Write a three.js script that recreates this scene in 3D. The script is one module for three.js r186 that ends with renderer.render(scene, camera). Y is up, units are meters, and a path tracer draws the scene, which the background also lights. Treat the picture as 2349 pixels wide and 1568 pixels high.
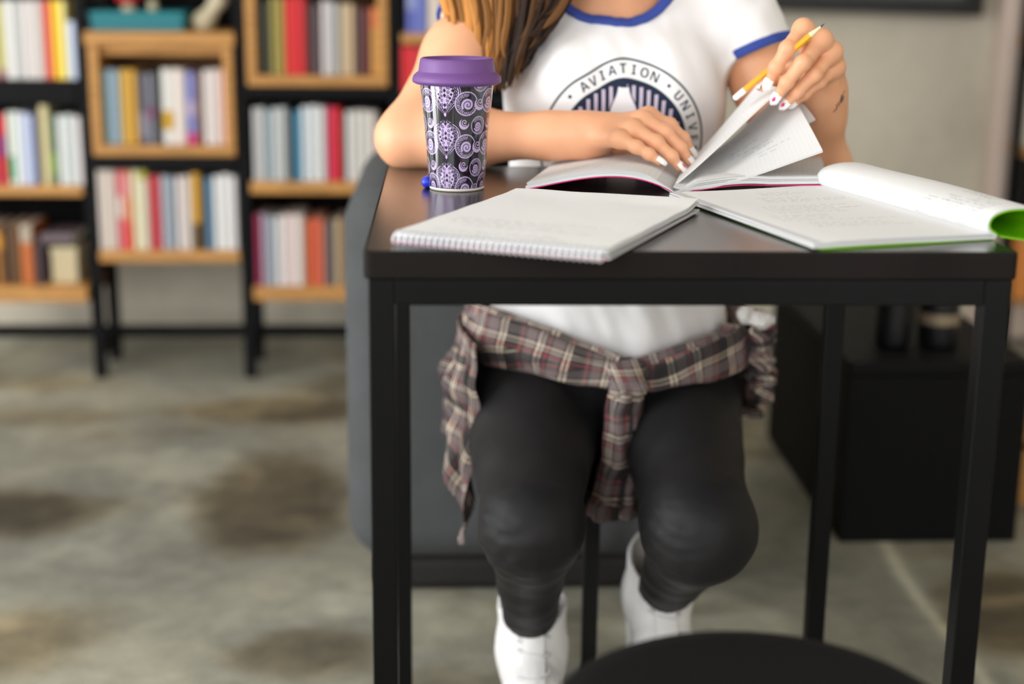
import * as THREE from 'three';
import { RoundedBoxGeometry } from 'three/addons/geometries/RoundedBoxGeometry.js';
import { mergeGeometries } from 'three/addons/utils/BufferGeometryUtils.js';
import { ImprovedNoise } from 'three/addons/math/ImprovedNoise.js';
import { RectAreaLightUniformsLib } from 'three/addons/lights/RectAreaLightUniformsLib.js';

// ---------------------------------------------------------------- camera, sky, light, exposure
const scene = new THREE.Scene();
const camera = new THREE.PerspectiveCamera(2 * Math.atan(784 / 3452) * 180 / Math.PI, 2349 / 1568, 0.05, 60);
camera.filmGauge = 36;
camera.position.set(-0.2278, 1.0043, 1.3427);
camera.rotation.set(-0.247, -0.046, 0.0107, 'YXZ');
camera.focus = 1.66;
camera.userData.fStop = 1.95;
camera.updateProjectionMatrix();
const renderer = new THREE.WebGLRenderer({ antialias: true });
renderer.toneMapping = THREE.LinearToneMapping;
renderer.toneMappingExposure = 1.0;
renderer.shadowMap.enabled = true;
renderer.shadowMap.type = THREE.PCFSoftShadowMap;
scene.background = new THREE.Color(0.86, 0.93, 1.0);
scene.backgroundIntensity = 1.6;
RectAreaLightUniformsLib.init();
const windowLight = (x, y, z, w, h, tx, ty, tz, power, color) => {
  const l = new THREE.RectAreaLight(color, power, w, h);
  l.position.set(x, y, z); l.lookAt(tx, ty, tz); l.name = 'window_daylight'; scene.add(l);
};
// daylight that comes through each window of the room: same place and size as its opening
const daylight = new THREE.Color(0.98, 0.985, 1.0);
for (const z of [-0.01, 0.89]) windowLight(-2.93, 1.28, z, 0.74, 2.36, 0, 1.28, z, 9.6, daylight);
for (const z of [-2.0, -1.3]) windowLight(-2.93, 1.28, z, 0.6, 2.36, 0, 1.28, z, 1.5, daylight);
windowLight(-1.9, 1.55, 3.33, 1.9, 2.06, -1.9, 1.55, 0, 4.6, daylight);
windowLight(1.45, 1.55, 3.33, 1.5, 2.06, 1.45, 1.55, 0, 3.4, daylight);

// ---------------------------------------------------------------- helpers
const V = (x, y, z) => new THREE.Vector3(x, y, z);
const A = (a) => new THREE.Vector3(a[0], a[1], a[2]);
const clamp = (x, a, b) => Math.min(b, Math.max(a, x));
const lerp = (a, b, t) => a + (b - a) * t;
const smooth = (a, b, x) => { const t = clamp((x - a) / (b - a), 0, 1); return t * t * (3 - 2 * t); };
function rng(seed) { let s = seed >>> 0; return () => { s = (s + 0x6d2b79f5) | 0; let t = Math.imul(s ^ (s >>> 15), 1 | s); t = (t + Math.imul(t ^ (t >>> 7), 61 | t)) ^ t; return ((t ^ (t >>> 14)) >>> 0) / 4294967296; }; }
const perlin = new ImprovedNoise();
const noise = (x, y, z = 0.37) => perlin.noise(x, y, z);
const fbm = (x, y, z = 0.37, o = 4) => { let s = 0, a = 0.5, f = 1; for (let i = 0; i < o; i++) { s += a * noise(x * f, y * f, z + i * 7.3); a *= 0.5; f *= 2.03; } return s; };
const names = {};
const numbered = (n) => { const k = names[n] = (names[n] ?? -1) + 1; return k ? n + '_' + String(k).padStart(3, '0') : n; };
function tag(o, label, category, group, kind) {
  if (label) o.userData.label = label;
  if (category) o.userData.category = category;
  if (group) o.userData.group = group;
  if (kind) o.userData.kind = kind;
  return o;
}
function mesh(name, geo, mat, parent) {
  const m = new THREE.Mesh(geo, mat);
  m.name = parent ? name : numbered(name); m.castShadow = m.receiveShadow = true;
  (parent ?? scene).add(m);
  return m;
}
function thing(name, label, category, pos = [0, 0, 0], turn = 0, group) {
  const o = new THREE.Group(); o.name = numbered(name); o.position.set(...pos); o.rotation.y = turn;
  scene.add(o); return tag(o, label, category, group);
}
const struct = (name, geo, mat) => tag(mesh(name, geo, mat), null, null, null, 'structure');
const part = (name, parent) => { const o = new THREE.Group(); o.name = name; parent.add(o); return o; };
const move = (g, x, y, z) => g.translate(x, y, z);
function box(w, h, d, x = 0, y = 0, z = 0, r = 0.002, seg = 2) {
  const g = new RoundedBoxGeometry(w, h, d, seg, Math.min(r, w / 2.01, h / 2.01, d / 2.01));
  return g.translate(x, y, z);
}
// box whose uv are metres (u along the longest horizontal side)
function uvMetres(g, s = 1) {
  g.computeVertexNormals?.call;
  const p = g.attributes.position, n = g.attributes.normal, uv = new Float32Array(p.count * 2);
  for (let i = 0; i < p.count; i++) {
    const ax = Math.abs(n.getX(i)), ay = Math.abs(n.getY(i)), az = Math.abs(n.getZ(i));
    const [u, v] = ay >= ax && ay >= az ? [p.getX(i), p.getZ(i)] : az >= ax ? [p.getX(i), p.getY(i)] : [p.getZ(i), p.getY(i)];
    uv[2 * i] = u * s; uv[2 * i + 1] = v * s;
  }
  g.setAttribute('uv', new THREE.BufferAttribute(uv, 2)); return g;
}
function lathe(profile, seg = 64) { return new THREE.LatheGeometry(profile.map(([r, y]) => new THREE.Vector2(r, y)), seg); }
// Catmull-Rom sampling of points given as arrays of any length
function spline(pts, t) {
  const n = pts.length - 1, f = clamp(t, 0, 1) * n, i = Math.min(n - 1, Math.floor(f)), u = f - i;
  const p0 = pts[Math.max(0, i - 1)], p1 = pts[i], p2 = pts[i + 1], p3 = pts[Math.min(n, i + 2)];
  return p1.map((_, k) => 0.5 * (2 * p1[k] + (p2[k] - p0[k]) * u + (2 * p0[k] - 5 * p1[k] + 4 * p2[k] - p3[k]) * u * u + (3 * p1[k] - p0[k] - 3 * p2[k] + p3[k]) * u * u * u));
}
// a tube with its own cross-section: at(t) -> Vector3, section(theta, t) -> [a, b] offsets along side and up
function sweep(at, section, nt, na, closed = false, up0 = V(0, 1, 0), uvScale = [1, 1], caps = true) {
  const pos = [], uv = [], idx = [], P = [];
  for (let i = 0; i <= nt; i++) P.push(at(closed ? (i % nt) / nt : i / nt));
  let len = 0;
  for (let i = 0; i <= nt; i++) {
    const a = P[closed ? (i - 1 + nt) % nt : Math.max(0, i - 1)], b = P[closed ? (i + 1) % nt : Math.min(nt, i + 1)];
    const d = b.clone().sub(a).normalize(), side = d.clone().cross(up0).normalize(), up = side.clone().cross(d).normalize();
    if (i) len += P[i].distanceTo(P[i - 1]);
    let girth = 0, q0 = null;
    for (let j = 0; j <= na; j++) {
      const [x, y] = section(j / na * Math.PI * 2, i / nt), q = P[i].clone().addScaledVector(side, x).addScaledVector(up, y);
      if (q0) girth += q.distanceTo(q0);
      q0 = q; pos.push(q.x, q.y, q.z); uv.push(len * uvScale[0], girth * uvScale[1]);
    }
  }
  const w = na + 1;
  for (let i = 0; i < nt; i++) for (let j = 0; j < na; j++) { const a = i * w + j; idx.push(a, a + 1, a + w, a + 1, a + w + 1, a + w); }
  if (caps && !closed) for (const [i, s] of [[0, 1], [nt, 0]]) {
    const c = pos.length / 3; pos.push(P[i].x, P[i].y, P[i].z); uv.push(i / nt * len * uvScale[0], 0);
    for (let j = 0; j < na; j++) { const a = i * w + j; s ? idx.push(c, a + 1, a) : idx.push(c, a, a + 1); }
  }
  return finish(pos, uv, idx, w, closed ? nt : 0);
}
function finish(pos, uv, idx, ringWidth, closedRings) {
  const g = new THREE.BufferGeometry();
  g.setAttribute('position', new THREE.Float32BufferAttribute(pos, 3));
  g.setAttribute('uv', new THREE.Float32BufferAttribute(uv, 2));
  g.setIndex(idx); g.computeVertexNormals();
  if (ringWidth) { // join the normals across the seams
    const n = g.attributes.normal, rows = Math.floor(pos.length / 3 / ringWidth), a = new THREE.Vector3(), b = new THREE.Vector3();
    const join = (i, j) => { a.fromBufferAttribute(n, i).add(b.fromBufferAttribute(n, j)).normalize(); n.setXYZ(i, a.x, a.y, a.z); n.setXYZ(j, a.x, a.y, a.z); };
    for (let i = 0; i < rows; i++) join(i * ringWidth, i * ringWidth + ringWidth - 1);
    if (closedRings) for (let j = 0; j < ringWidth; j++) join(j, closedRings * ringWidth + j);
  }
  return g;
}
const tube = (pts, r, nt = 24, na = 10, up) => sweep((t) => A(spline(pts, t)), (th, t) => { const q = typeof r === 'function' ? r(t) : r; return [Math.cos(th) * q, Math.sin(th) * q]; }, nt, na, false, up);
// a sheet with real thickness: f(u, v) -> Vector3
function sheet(f, nu, nv, thick, uvf = (u, v) => [u, v], taper = null) {
  const pos = [], uv = [], idx = [], N = (nu + 1) * (nv + 1), e = 1e-3;
  for (const s of [1, -1]) for (let j = 0; j <= nv; j++) for (let i = 0; i <= nu; i++) {
    const u = i / nu, v = j / nv, p = f(u, v);
    const du = f(Math.min(1, u + e), v).sub(f(Math.max(0, u - e), v)), dv = f(u, Math.min(1, v + e)).sub(f(u, Math.max(0, v - e)));
    const n = du.cross(dv).normalize(), t = taper ? taper(u, v) * thick : thick;
    p.addScaledVector(n, s * t / 2); pos.push(p.x, p.y, p.z); uv.push(...uvf(u, v, s));
  }
  const w = nu + 1;
  for (let j = 0; j < nv; j++) for (let i = 0; i < nu; i++) { const a = j * w + i; idx.push(a, a + 1, a + w, a + 1, a + w + 1, a + w); const b = a + N; idx.push(b, b + w, b + 1, b + 1, b + w, b + w + 1); }
  const edge = (list, flip) => {
    const base = pos.length / 3;
    list.forEach((a) => { for (const k of [a, a + N]) { pos.push(pos[3 * k], pos[3 * k + 1], pos[3 * k + 2]); uv.push(uv[2 * k], uv[2 * k + 1]); } });
    for (let i = 0; i < list.length - 1; i++) { const a = base + 2 * i; flip ? idx.push(a, a + 2, a + 1, a + 2, a + 3, a + 1) : idx.push(a, a + 1, a + 2, a + 2, a + 1, a + 3); }
  };
  const row = (j) => [...Array(w).keys()].map((i) => j * w + i), col = (i) => [...Array(nv + 1).keys()].map((j) => j * w + i);
  edge(row(0), false); edge(row(nv), true); edge(col(0), true); edge(col(nu), false);
  return finish(pos, uv, idx);
}
// ---- signed distances and the mesher that turns them into one smooth surface
const smin = (a, b, k) => { const h = Math.max(k - Math.abs(a - b), 0) / k; return Math.min(a, b) - h * h * k * 0.25; };
const smax = (a, b, k) => -smin(-a, -b, k);
function cone(a, b, ra, rb) {
  const dx = b[0] - a[0], dy = b[1] - a[1], dz = b[2] - a[2], L = dx * dx + dy * dy + dz * dz;
  return (x, y, z) => { const px = x - a[0], py = y - a[1], pz = z - a[2], h = clamp((px * dx + py * dy + pz * dz) / L, 0, 1), qx = px - h * dx, qy = py - h * dy, qz = pz - h * dz; return Math.sqrt(qx * qx + qy * qy + qz * qz) - ra - (rb - ra) * h; };
}
function ell(c, r) { return (x, y, z) => { const a = (x - c[0]) / r[0], b = (y - c[1]) / r[1], d = (z - c[2]) / r[2], k0 = Math.sqrt(a * a + b * b + d * d), k1 = Math.sqrt((a / r[0]) ** 2 + (b / r[1]) ** 2 + (d / r[2]) ** 2); return k1 < 1e-9 ? -Math.min(...r) : k0 * (k0 - 1) / k1; }; }
const blend = (k, ...fs) => (x, y, z) => { let d = fs[0](x, y, z); for (let i = 1; i < fs.length; i++) d = smin(d, fs[i](x, y, z), k); return d; };
// stack of ellipses: rows of [y, rx, rz, cx, cz]
function stack(rows) {
  const y0 = rows[0][0], y1 = rows.at(-1)[0];
  return (x, y, z) => {
    const yy = clamp(y, y0, y1); let i = 0; while (i < rows.length - 2 && yy > rows[i + 1][0]) i++;
    const t = smoothT((yy - rows[i][0]) / (rows[i + 1][0] - rows[i][0])), a = rows[i], b = rows[i + 1], rx = lerp(a[1], b[1], t), rz = lerp(a[2], b[2], t), X = (x - lerp(a[3], b[3], t)) / rx, Z = (z - lerp(a[4], b[4], t)) / rz, q = Math.sqrt(X * X + Z * Z);
    const g = Math.sqrt((X / rx) ** 2 + (Z / rz) ** 2) / Math.max(q, 1e-6);
    const d = (q - 1) / Math.max(g, 1e-6), over = Math.abs(y - yy);
    return over > 0 ? Math.max(d, 0) === 0 ? over : Math.hypot(Math.max(d, 0), over) : d;
  };
}
const smoothT = (t) => t * t * (3 - 2 * t) * 0.5 + t * 0.5;
function iso(f, lo, hi, cell, { keep, uv, color } = {}) {
  const n = [0, 1, 2].map((k) => Math.ceil((hi[k] - lo[k]) / cell) + 1), [nx, ny, nz] = n, val = new Float32Array(nx * ny * nz);
  const at = (i, j, k) => (k * ny + j) * nx + i;
  // blocks far from the surface take the value at their middle
  const B = 5, far = B * cell * 0.866 * 1.7 + 0.004;
  for (let k0 = 0; k0 < nz; k0 += B) for (let j0 = 0; j0 < ny; j0 += B) for (let i0 = 0; i0 < nx; i0 += B) {
    const h = (B - 1) / 2 * cell, m = f(lo[0] + i0 * cell + h, lo[1] + j0 * cell + h, lo[2] + k0 * cell + h), skip = Math.abs(m) > far;
    for (let k = k0; k < Math.min(nz, k0 + B); k++) for (let j = j0; j < Math.min(ny, j0 + B); j++) for (let i = i0; i < Math.min(nx, i0 + B); i++) val[at(i, j, k)] = skip ? m : f(lo[0] + i * cell, lo[1] + j * cell, lo[2] + k * cell);
  }
  const id = new Int32Array(nx * ny * nz).fill(-1), pos = [], nor = [], e = cell * 0.25;
  const grad = (x, y, z) => [f(x + e, y, z) - f(x - e, y, z), f(x, y + e, z) - f(x, y - e, z), f(x, y, z + e) - f(x, y, z - e)];
  for (let k = 0; k < nz - 1; k++) for (let j = 0; j < ny - 1; j++) for (let i = 0; i < nx - 1; i++) {
    let mask = 0; for (let c = 0; c < 8; c++) if (val[at(i + (c & 1), j + ((c >> 1) & 1), k + (c >> 2))] < 0) mask |= 1 << c;
    if (mask === 0 || mask === 255) continue;
    let sx = 0, sy = 0, sz = 0, m = 0;
    for (let c = 0; c < 8; c++) for (const b of [1, 2, 4]) if (!(c & b)) {
      const d = c | b, va = val[at(i + (c & 1), j + ((c >> 1) & 1), k + (c >> 2))], vb = val[at(i + (d & 1), j + ((d >> 1) & 1), k + (d >> 2))];
      if ((va < 0) === (vb < 0)) continue;
      const t = va / (va - vb); m++;
      sx += (c & 1) + (b === 1 ? t : 0); sy += ((c >> 1) & 1) + (b === 2 ? t : 0); sz += (c >> 2) + (b === 4 ? t : 0);
    }
    let x = lo[0] + (i + sx / m) * cell, y = lo[1] + (j + sy / m) * cell, z = lo[2] + (k + sz / m) * cell;
    for (let r = 0; r < 2; r++) { const g = grad(x, y, z), L = (g[0] * g[0] + g[1] * g[1] + g[2] * g[2]) / (4 * e * e); if (L < 0.05) break; const s = clamp(f(x, y, z) / L, -cell * 0.5, cell * 0.5) / (2 * e); x -= g[0] * s; y -= g[1] * s; z -= g[2] * s; }
    const g = grad(x, y, z), L = Math.hypot(...g) || 1;
    id[at(i, j, k)] = pos.length / 3; pos.push(x, y, z); nor.push(g[0] / L, g[1] / L, g[2] / L);
  }
  const idx = [], quad = (a, b, c, d, flip) => {
    if (a < 0 || b < 0 || c < 0 || d < 0) return;
    if (keep && ![a, b, c, d].some((q) => keep(pos[3 * q], pos[3 * q + 1], pos[3 * q + 2]))) return;
    flip ? idx.push(a, c, b, a, d, c) : idx.push(a, b, c, a, c, d);
  };
  for (let k = 1; k < nz - 1; k++) for (let j = 1; j < ny - 1; j++) for (let i = 1; i < nx - 1; i++) {
    const v = val[at(i, j, k)] < 0;
    if (v !== val[at(i + 1, j, k)] < 0) quad(id[at(i, j - 1, k - 1)], id[at(i, j, k - 1)], id[at(i, j, k)], id[at(i, j - 1, k)], !v);
    if (v !== val[at(i, j + 1, k)] < 0) quad(id[at(i - 1, j, k - 1)], id[at(i - 1, j, k)], id[at(i, j, k)], id[at(i, j, k - 1)], !v);
    if (v !== val[at(i, j, k + 1)] < 0) quad(id[at(i - 1, j - 1, k)], id[at(i, j - 1, k)], id[at(i, j, k)], id[at(i - 1, j, k)], !v);
  }
  const used = new Int32Array(pos.length / 3).fill(-1), P = [], N = [], U = [], C = [];
  for (let q = 0; q < idx.length; q++) {
    const v = idx[q];
    if (used[v] < 0) { used[v] = P.length / 3; const p = [pos[3 * v], pos[3 * v + 1], pos[3 * v + 2]], nn = [nor[3 * v], nor[3 * v + 1], nor[3 * v + 2]]; P.push(...p); N.push(...nn); U.push(...(uv ? uv(p, nn) : [p[0], p[1]])); if (color) C.push(...color(p, nn)); }
    idx[q] = used[v];
  }
  const g = new THREE.BufferGeometry();
  g.setAttribute('position', new THREE.Float32BufferAttribute(P, 3)); g.setAttribute('normal', new THREE.Float32BufferAttribute(N, 3)); g.setAttribute('uv', new THREE.Float32BufferAttribute(U, 2));
  if (color) g.setAttribute('color', new THREE.Float32BufferAttribute(C, 3));
  g.setIndex(idx); return g;
}
// ---- textures
function canvas(w, h, draw, { srgb = true, repeat } = {}) {
  const c = document.createElement('canvas'); c.width = w; c.height = h; const g = c.getContext('2d'); draw(g, w, h);
  const t = new THREE.CanvasTexture(c); if (srgb) t.colorSpace = THREE.SRGBColorSpace; t.magFilter = THREE.LinearFilter;
  if (repeat) { t.wrapS = t.wrapT = THREE.RepeatWrapping; t.repeat.set(...repeat); } return t;
}
function pixels(w, h, f, opt) { return canvas(w, h, (g) => { const d = g.createImageData(w, h); for (let y = 0; y < h; y++) for (let x = 0; x < w; x++) { const c = f(x / w, y / h), i = (y * w + x) * 4; d.data[i] = clamp(c[0], 0, 255); d.data[i + 1] = clamp(c[1], 0, 255); d.data[i + 2] = clamp(c[2], 0, 255); d.data[i + 3] = 255; } g.putImageData(d, 0, 0); }, opt); }
const std = (color, roughness = 0.7, more = {}) => new THREE.MeshPhysicalMaterial({ color, roughness, ...more });

// ---------------------------------------------------------------- the room
const ROOM = { x0: -3, x1: 2.7, y1: 2.9, z0: -2.75, z1: 3.4 };
const plasterTex = pixels(512, 512, (u, v) => { const s = 1 + 0.10 * fbm(u * 6, v * 6, 1.2, 4) + 0.04 * fbm(u * 40, v * 40, 4.1, 2); return [204 * s, 195 * s, 177 * s]; }, { repeat: [0.5, 0.5] });
const plaster = std(0xffffff, 0.9, { map: plasterTex });
const whitePaint = std(0xd9d6d0, 0.9);
const concreteTex = pixels(1024, 1024, (u, v) => {
  const X = u * 4, Z = v * 4; // metres
  const big = fbm(X * 1.1 + 3, Z * 1.1, 2.2, 3), mid = fbm(X * 3.4, Z * 3.4, 5.5, 4), fine = fbm(X * 22, Z * 22, 9.1, 3), grit = noise(X * 160, Z * 160, 3.3);
  const stain = smooth(0.08, 0.34, fbm(X * 1.9 + 9, Z * 2.3 + 4, 11.7, 4)), pale = smooth(0.05, 0.3, fbm(X * 2.6 + 30, Z * 2.6, 17.1, 4));
  const xw = X > 2 ? X - 4 : X, zw = -Z, edge = 0.9 * fbm(X * 3.1 + 2, Z * 3.1, 21.3, 4);
  let darkPatch = 0.55 * stain; // random stains plus placed darker, browner patches with ragged outlines
  for (const [x, z, a, b2, s] of [[-1.02, -1.34, 0.20, 0.17, 0.9], [-0.62, -2.0, 0.24, 0.14, 0.8], [-1.2, -1.95, 0.26, 0.10, 0.4], [-0.56, -1.40, 0.17, 0.32, 0.75], [-0.88, -0.80, 0.16, 0.16, 0.6], [0.72, -0.86, 0.16, 0.2, 0.8], [-0.45, -0.75, 0.15, 0.1, 0.5]]) darkPatch = Math.max(darkPatch, s * smooth(1.1, 0.45, Math.hypot((xw - x) / a, (zw - z) / b2) + edge));
  let k = 1 + 0.30 * big + 0.30 * mid + 0.16 * fine + 0.05 * grit - 0.50 * darkPatch + 0.20 * pale;
  // pale filled joints in the slab
  const j1 = xw - 0.556 + 0.012 * noise(X * 5, Z * 5), j2 = zw + 0.93 + 0.25 * (xw - 0.8) + 0.02 * noise(X * 4, Z * 4);
  if (zw < -0.2 && zw > -1.25) k += 0.38 * Math.exp(-((j1 / 0.014) ** 2)); if (xw > 0.6) k += 0.25 * Math.exp(-((j2 / 0.02) ** 2));
  const warm = darkPatch * 0.12 + 0.03 * mid;
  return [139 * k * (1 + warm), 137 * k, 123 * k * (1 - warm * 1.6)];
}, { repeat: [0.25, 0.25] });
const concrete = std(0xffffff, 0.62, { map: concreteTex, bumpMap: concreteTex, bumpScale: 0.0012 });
{
  const W = ROOM.x1 - ROOM.x0 + 0.6, D = ROOM.z1 - ROOM.z0 + 0.6, cx = (ROOM.x0 + ROOM.x1) / 2, cz = (ROOM.z0 + ROOM.z1) / 2;
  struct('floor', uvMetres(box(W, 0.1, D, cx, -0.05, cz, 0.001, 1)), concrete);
  struct('ceiling', box(W, 0.1, D, cx, ROOM.y1 + 0.05, cz, 0.001, 1), whitePaint);
  struct('wall_back', uvMetres(box(W, ROOM.y1, 0.12, cx, ROOM.y1 / 2, ROOM.z0 - 0.06, 0.001, 1)), plaster);
  struct('wall_right', uvMetres(box(0.12, ROOM.y1, D - 0.6, ROOM.x1 + 0.06, ROOM.y1 / 2, cz, 0.001, 1)), plaster);
}
// a wall with openings: axis 'x' runs along x at a fixed z, axis 'z' runs along z at a fixed x
function openWall(name, a0, a1, openings, place) {
  const s = new THREE.Shape([new THREE.Vector2(a0, 0), new THREE.Vector2(a1, 0), new THREE.Vector2(a1, ROOM.y1), new THREE.Vector2(a0, ROOM.y1)]);
  for (const [x, y, w, h] of openings) s.holes.push(new THREE.Path([new THREE.Vector2(x - w / 2, y - h / 2), new THREE.Vector2(x - w / 2, y + h / 2), new THREE.Vector2(x + w / 2, y + h / 2), new THREE.Vector2(x + w / 2, y - h / 2)]));
  const g = new THREE.ExtrudeGeometry(s, { depth: 0.2, bevelEnabled: false }); place(g);
  return struct(name, g, whitePaint);
}
const glassPane = std(0xffffff, 0.02, { transmission: 1, thickness: 0, ior: 1.45 });
const darkSteel = std(0x1b1b1c, 0.45);
let windowCount = 0;
function windowUnit(w, h, panes, pos, turn) {
  const o = new THREE.Group(); o.name = 'window_' + (++windowCount); o.position.set(...pos); o.rotation.y = turn; scene.add(o); tag(o, null, null, null, 'structure');
  const f = [box(w, 0.06, 0.08, 0, h / 2 - 0.03), box(w, 0.06, 0.08, 0, -h / 2 + 0.03), box(0.06, h - 0.12, 0.08, -w / 2 + 0.03), box(0.06, h - 0.12, 0.08, w / 2 - 0.03)];
  for (let i = 1; i < panes; i++) f.push(box(0.1, h - 0.12, 0.07, -w / 2 + i * w / panes));
  mesh('window_frame', mergeGeometries(f), darkSteel, o);
  for (let i = 0; i < panes; i++) mesh('pane', new THREE.BoxGeometry(w / panes - 0.08, h - 0.1, 0.004).translate(-w / 2 + (i + 0.5) * w / panes, 0, 0), glassPane, o);
}
openWall('wall_left', ROOM.z0, ROOM.z1, [[0.44, 1.28, 1.8, 2.4], [-1.65, 1.28, 1.4, 2.4]], (g) => g.rotateY(-Math.PI / 2).translate(ROOM.x0, 0, 0));
openWall('wall_front', ROOM.x0, ROOM.x1, [[-1.9, 1.55, 2.0, 2.1], [1.45, 1.55, 1.6, 2.1]], (g) => g.translate(0, 0, ROOM.z1));
windowUnit(1.8, 2.4, 2, [ROOM.x0 - 0.1, 1.28, 0.44], Math.PI / 2);
windowUnit(1.4, 2.4, 2, [ROOM.x0 - 0.1, 1.28, -1.65], Math.PI / 2);
windowUnit(2.0, 2.1, 2, [-1.9, 1.55, ROOM.z1 + 0.1], 0);
windowUnit(1.6, 2.1, 2, [1.45, 1.55, ROOM.z1 + 0.1], 0);
struct('wall_pillar', box(0.16, ROOM.y1, 0.1, 1.336, ROOM.y1 / 2, -2.70, 0.02, 4), std(0xcdb9ab, 0.85));

// black-framed board on the beige wall
{
  const o = thing('wall_board', 'black-framed dark board hung on the beige wall above the black bench', 'board', [0.86, 0.885, -2.70]);
  o.rotation.z = -0.02;
  const b = std(0x0e0e0e, 0.5);
  for (const [w, h, x, y] of [[0.68, 0.042, 0, 0.021], [0.68, 0.042, 0, 0.70], [0.042, 0.64, -0.319, 0.36], [0.042, 0.64, 0.319, 0.36]]) mesh('frame', box(w, h, 0.035, x, y, 0, 0.004), b, o);
  mesh('board_panel', box(0.6, 0.64, 0.012, 0, 0.36, -0.012), std(0x55605a, 0.25), o);
}

// ---------------------------------------------------------------- bookcases
const woodTex = pixels(512, 512, (u, v) => { const g = fbm(u * 3, v * 60, 3.1, 3), r = Math.sin((v * 22 + 2.2 * fbm(u * 2, v * 5, 8.8, 3)) * 6.28); const k = 1 + 0.16 * g + 0.07 * r; return [182 * k, 130 * k, 66 * k]; }, { repeat: [2, 2] });
const wood = std(0xffffff, 0.6, { map: woodTex });
const blackPaint = std(0x0b0b0d, 0.6, { specularIntensity: 0.25 }), blackBack = std(0x0c0b0d, 0.85, { specularIntensity: 0.2 });
const BX = [-1.44, -1.075, -0.708, -0.345, 0.02], BF = -2.27, BB = -2.47;
{
  const o = thing('bookcase', 'tall black bookcase with wooden boards standing against the back wall', 'bookcase', [0, 0, 0]);
  for (const x of BX) for (const z of [BF - 0.0125, BB + 0.0125]) mesh('post', box(0.028, 1.42, 0.025, x, 0.71, z, 0.002), blackPaint, o);
  for (const x of BX) for (const y of [0.06, 0.7, 1.38]) mesh('stretcher', box(0.02, 0.022, 0.15, x, y, (BF + BB) / 2, 0.002), blackPaint, o);
  const span = (i) => [(BX[i] + BX[i + 1]) / 2, BX[i + 1] - BX[i] - 0.03];
  const board = (i, y, h, m, out = 0.004) => { const [x, w] = span(i); mesh('shelf_board', uvMetres(box(w, h, BF - BB + out, x, y - h / 2, (BF + BB + out) / 2, 0.003)), m, o); };
  board(0, 0.727, 0.06, blackPaint); board(0, 0.478, 0.026, wood); board(0, 0.236, 0.04, wood, 0.02);
  board(1, 0.55, 0.035, blackPaint); board(1, 0.322, 0.03, wood);
  board(2, 0.716, 0.03, blackPaint); board(2, 0.49, 0.03, wood); board(2, 0.233, 0.036, wood);
  board(3, 0.84, 0.024, wood); board(3, 0.70, 0.03, blackPaint); board(3, 0.45, 0.03, wood); board(3, 0.2, 0.03, wood);
  for (let i = 0; i < 4; i++) { board(i, 1.4, 0.03, blackPaint); const [x, w] = span(i), y0 = [0.2, 0.29, 0.2, 0.17][i]; mesh('back_panel', box(w, 1.38 - y0, 0.008, x, (1.38 + y0) / 2, BB - 0.002, 0.001, 1), blackBack, o); }
  for (let i = 0; i < 4; i++) { const [x, w] = span(i); mesh('rear_rail', box(w, 0.03, 0.02, x, 0.075, BB + 0.012, 0.002), blackPaint, o); }
}
function crate(label, x0, x1, y0, y1, topOver) {
  const w = x1 - x0, h = y1 - y0, o = thing('wooden_crate', label, 'crate', [(x0 + x1) / 2, y0, (BF + BB) / 2 + 0.012]), d = 0.2, t = 0.024;
  mesh('side_board', uvMetres(box(t, h - 2 * t, d, -w / 2 + t / 2, h / 2, 0, 0.003)), wood, o);
  mesh('side_board', uvMetres(box(t, h - 2 * t, d, w / 2 - t / 2, h / 2, 0, 0.003)), wood, o);
  mesh('bottom_board', uvMetres(box(w, t, d, 0, t / 2, 0, 0.003)), wood, o);
  mesh('top_board', uvMetres(box(w + topOver, t + (topOver ? 0.008 : 0), d + topOver, 0, h - t / 2, 0, 0.003)), wood, o);
  mesh('top_batten', uvMetres(box(w - 2 * t, 0.022, 0.018, 0, h - t - 0.011 - (topOver ? 0.004 : 0), d / 2 - 0.03, 0.002)), wood, o);
  mesh('back_board', uvMetres(box(w - 2 * t, h - 2 * t, 0.01, 0, h / 2, -d / 2 + 0.006, 0.001, 1)), std(0x6b4a26, 0.8), o);
}
crate('light wooden crate of books with a teal box on its lid', -1.059, -0.724, 0.5505, 0.835, 0.012);
crate('light wooden crate holding the thick red books, highest of the crates', -0.692, -0.361, 0.7165, 0.98, 0);

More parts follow.
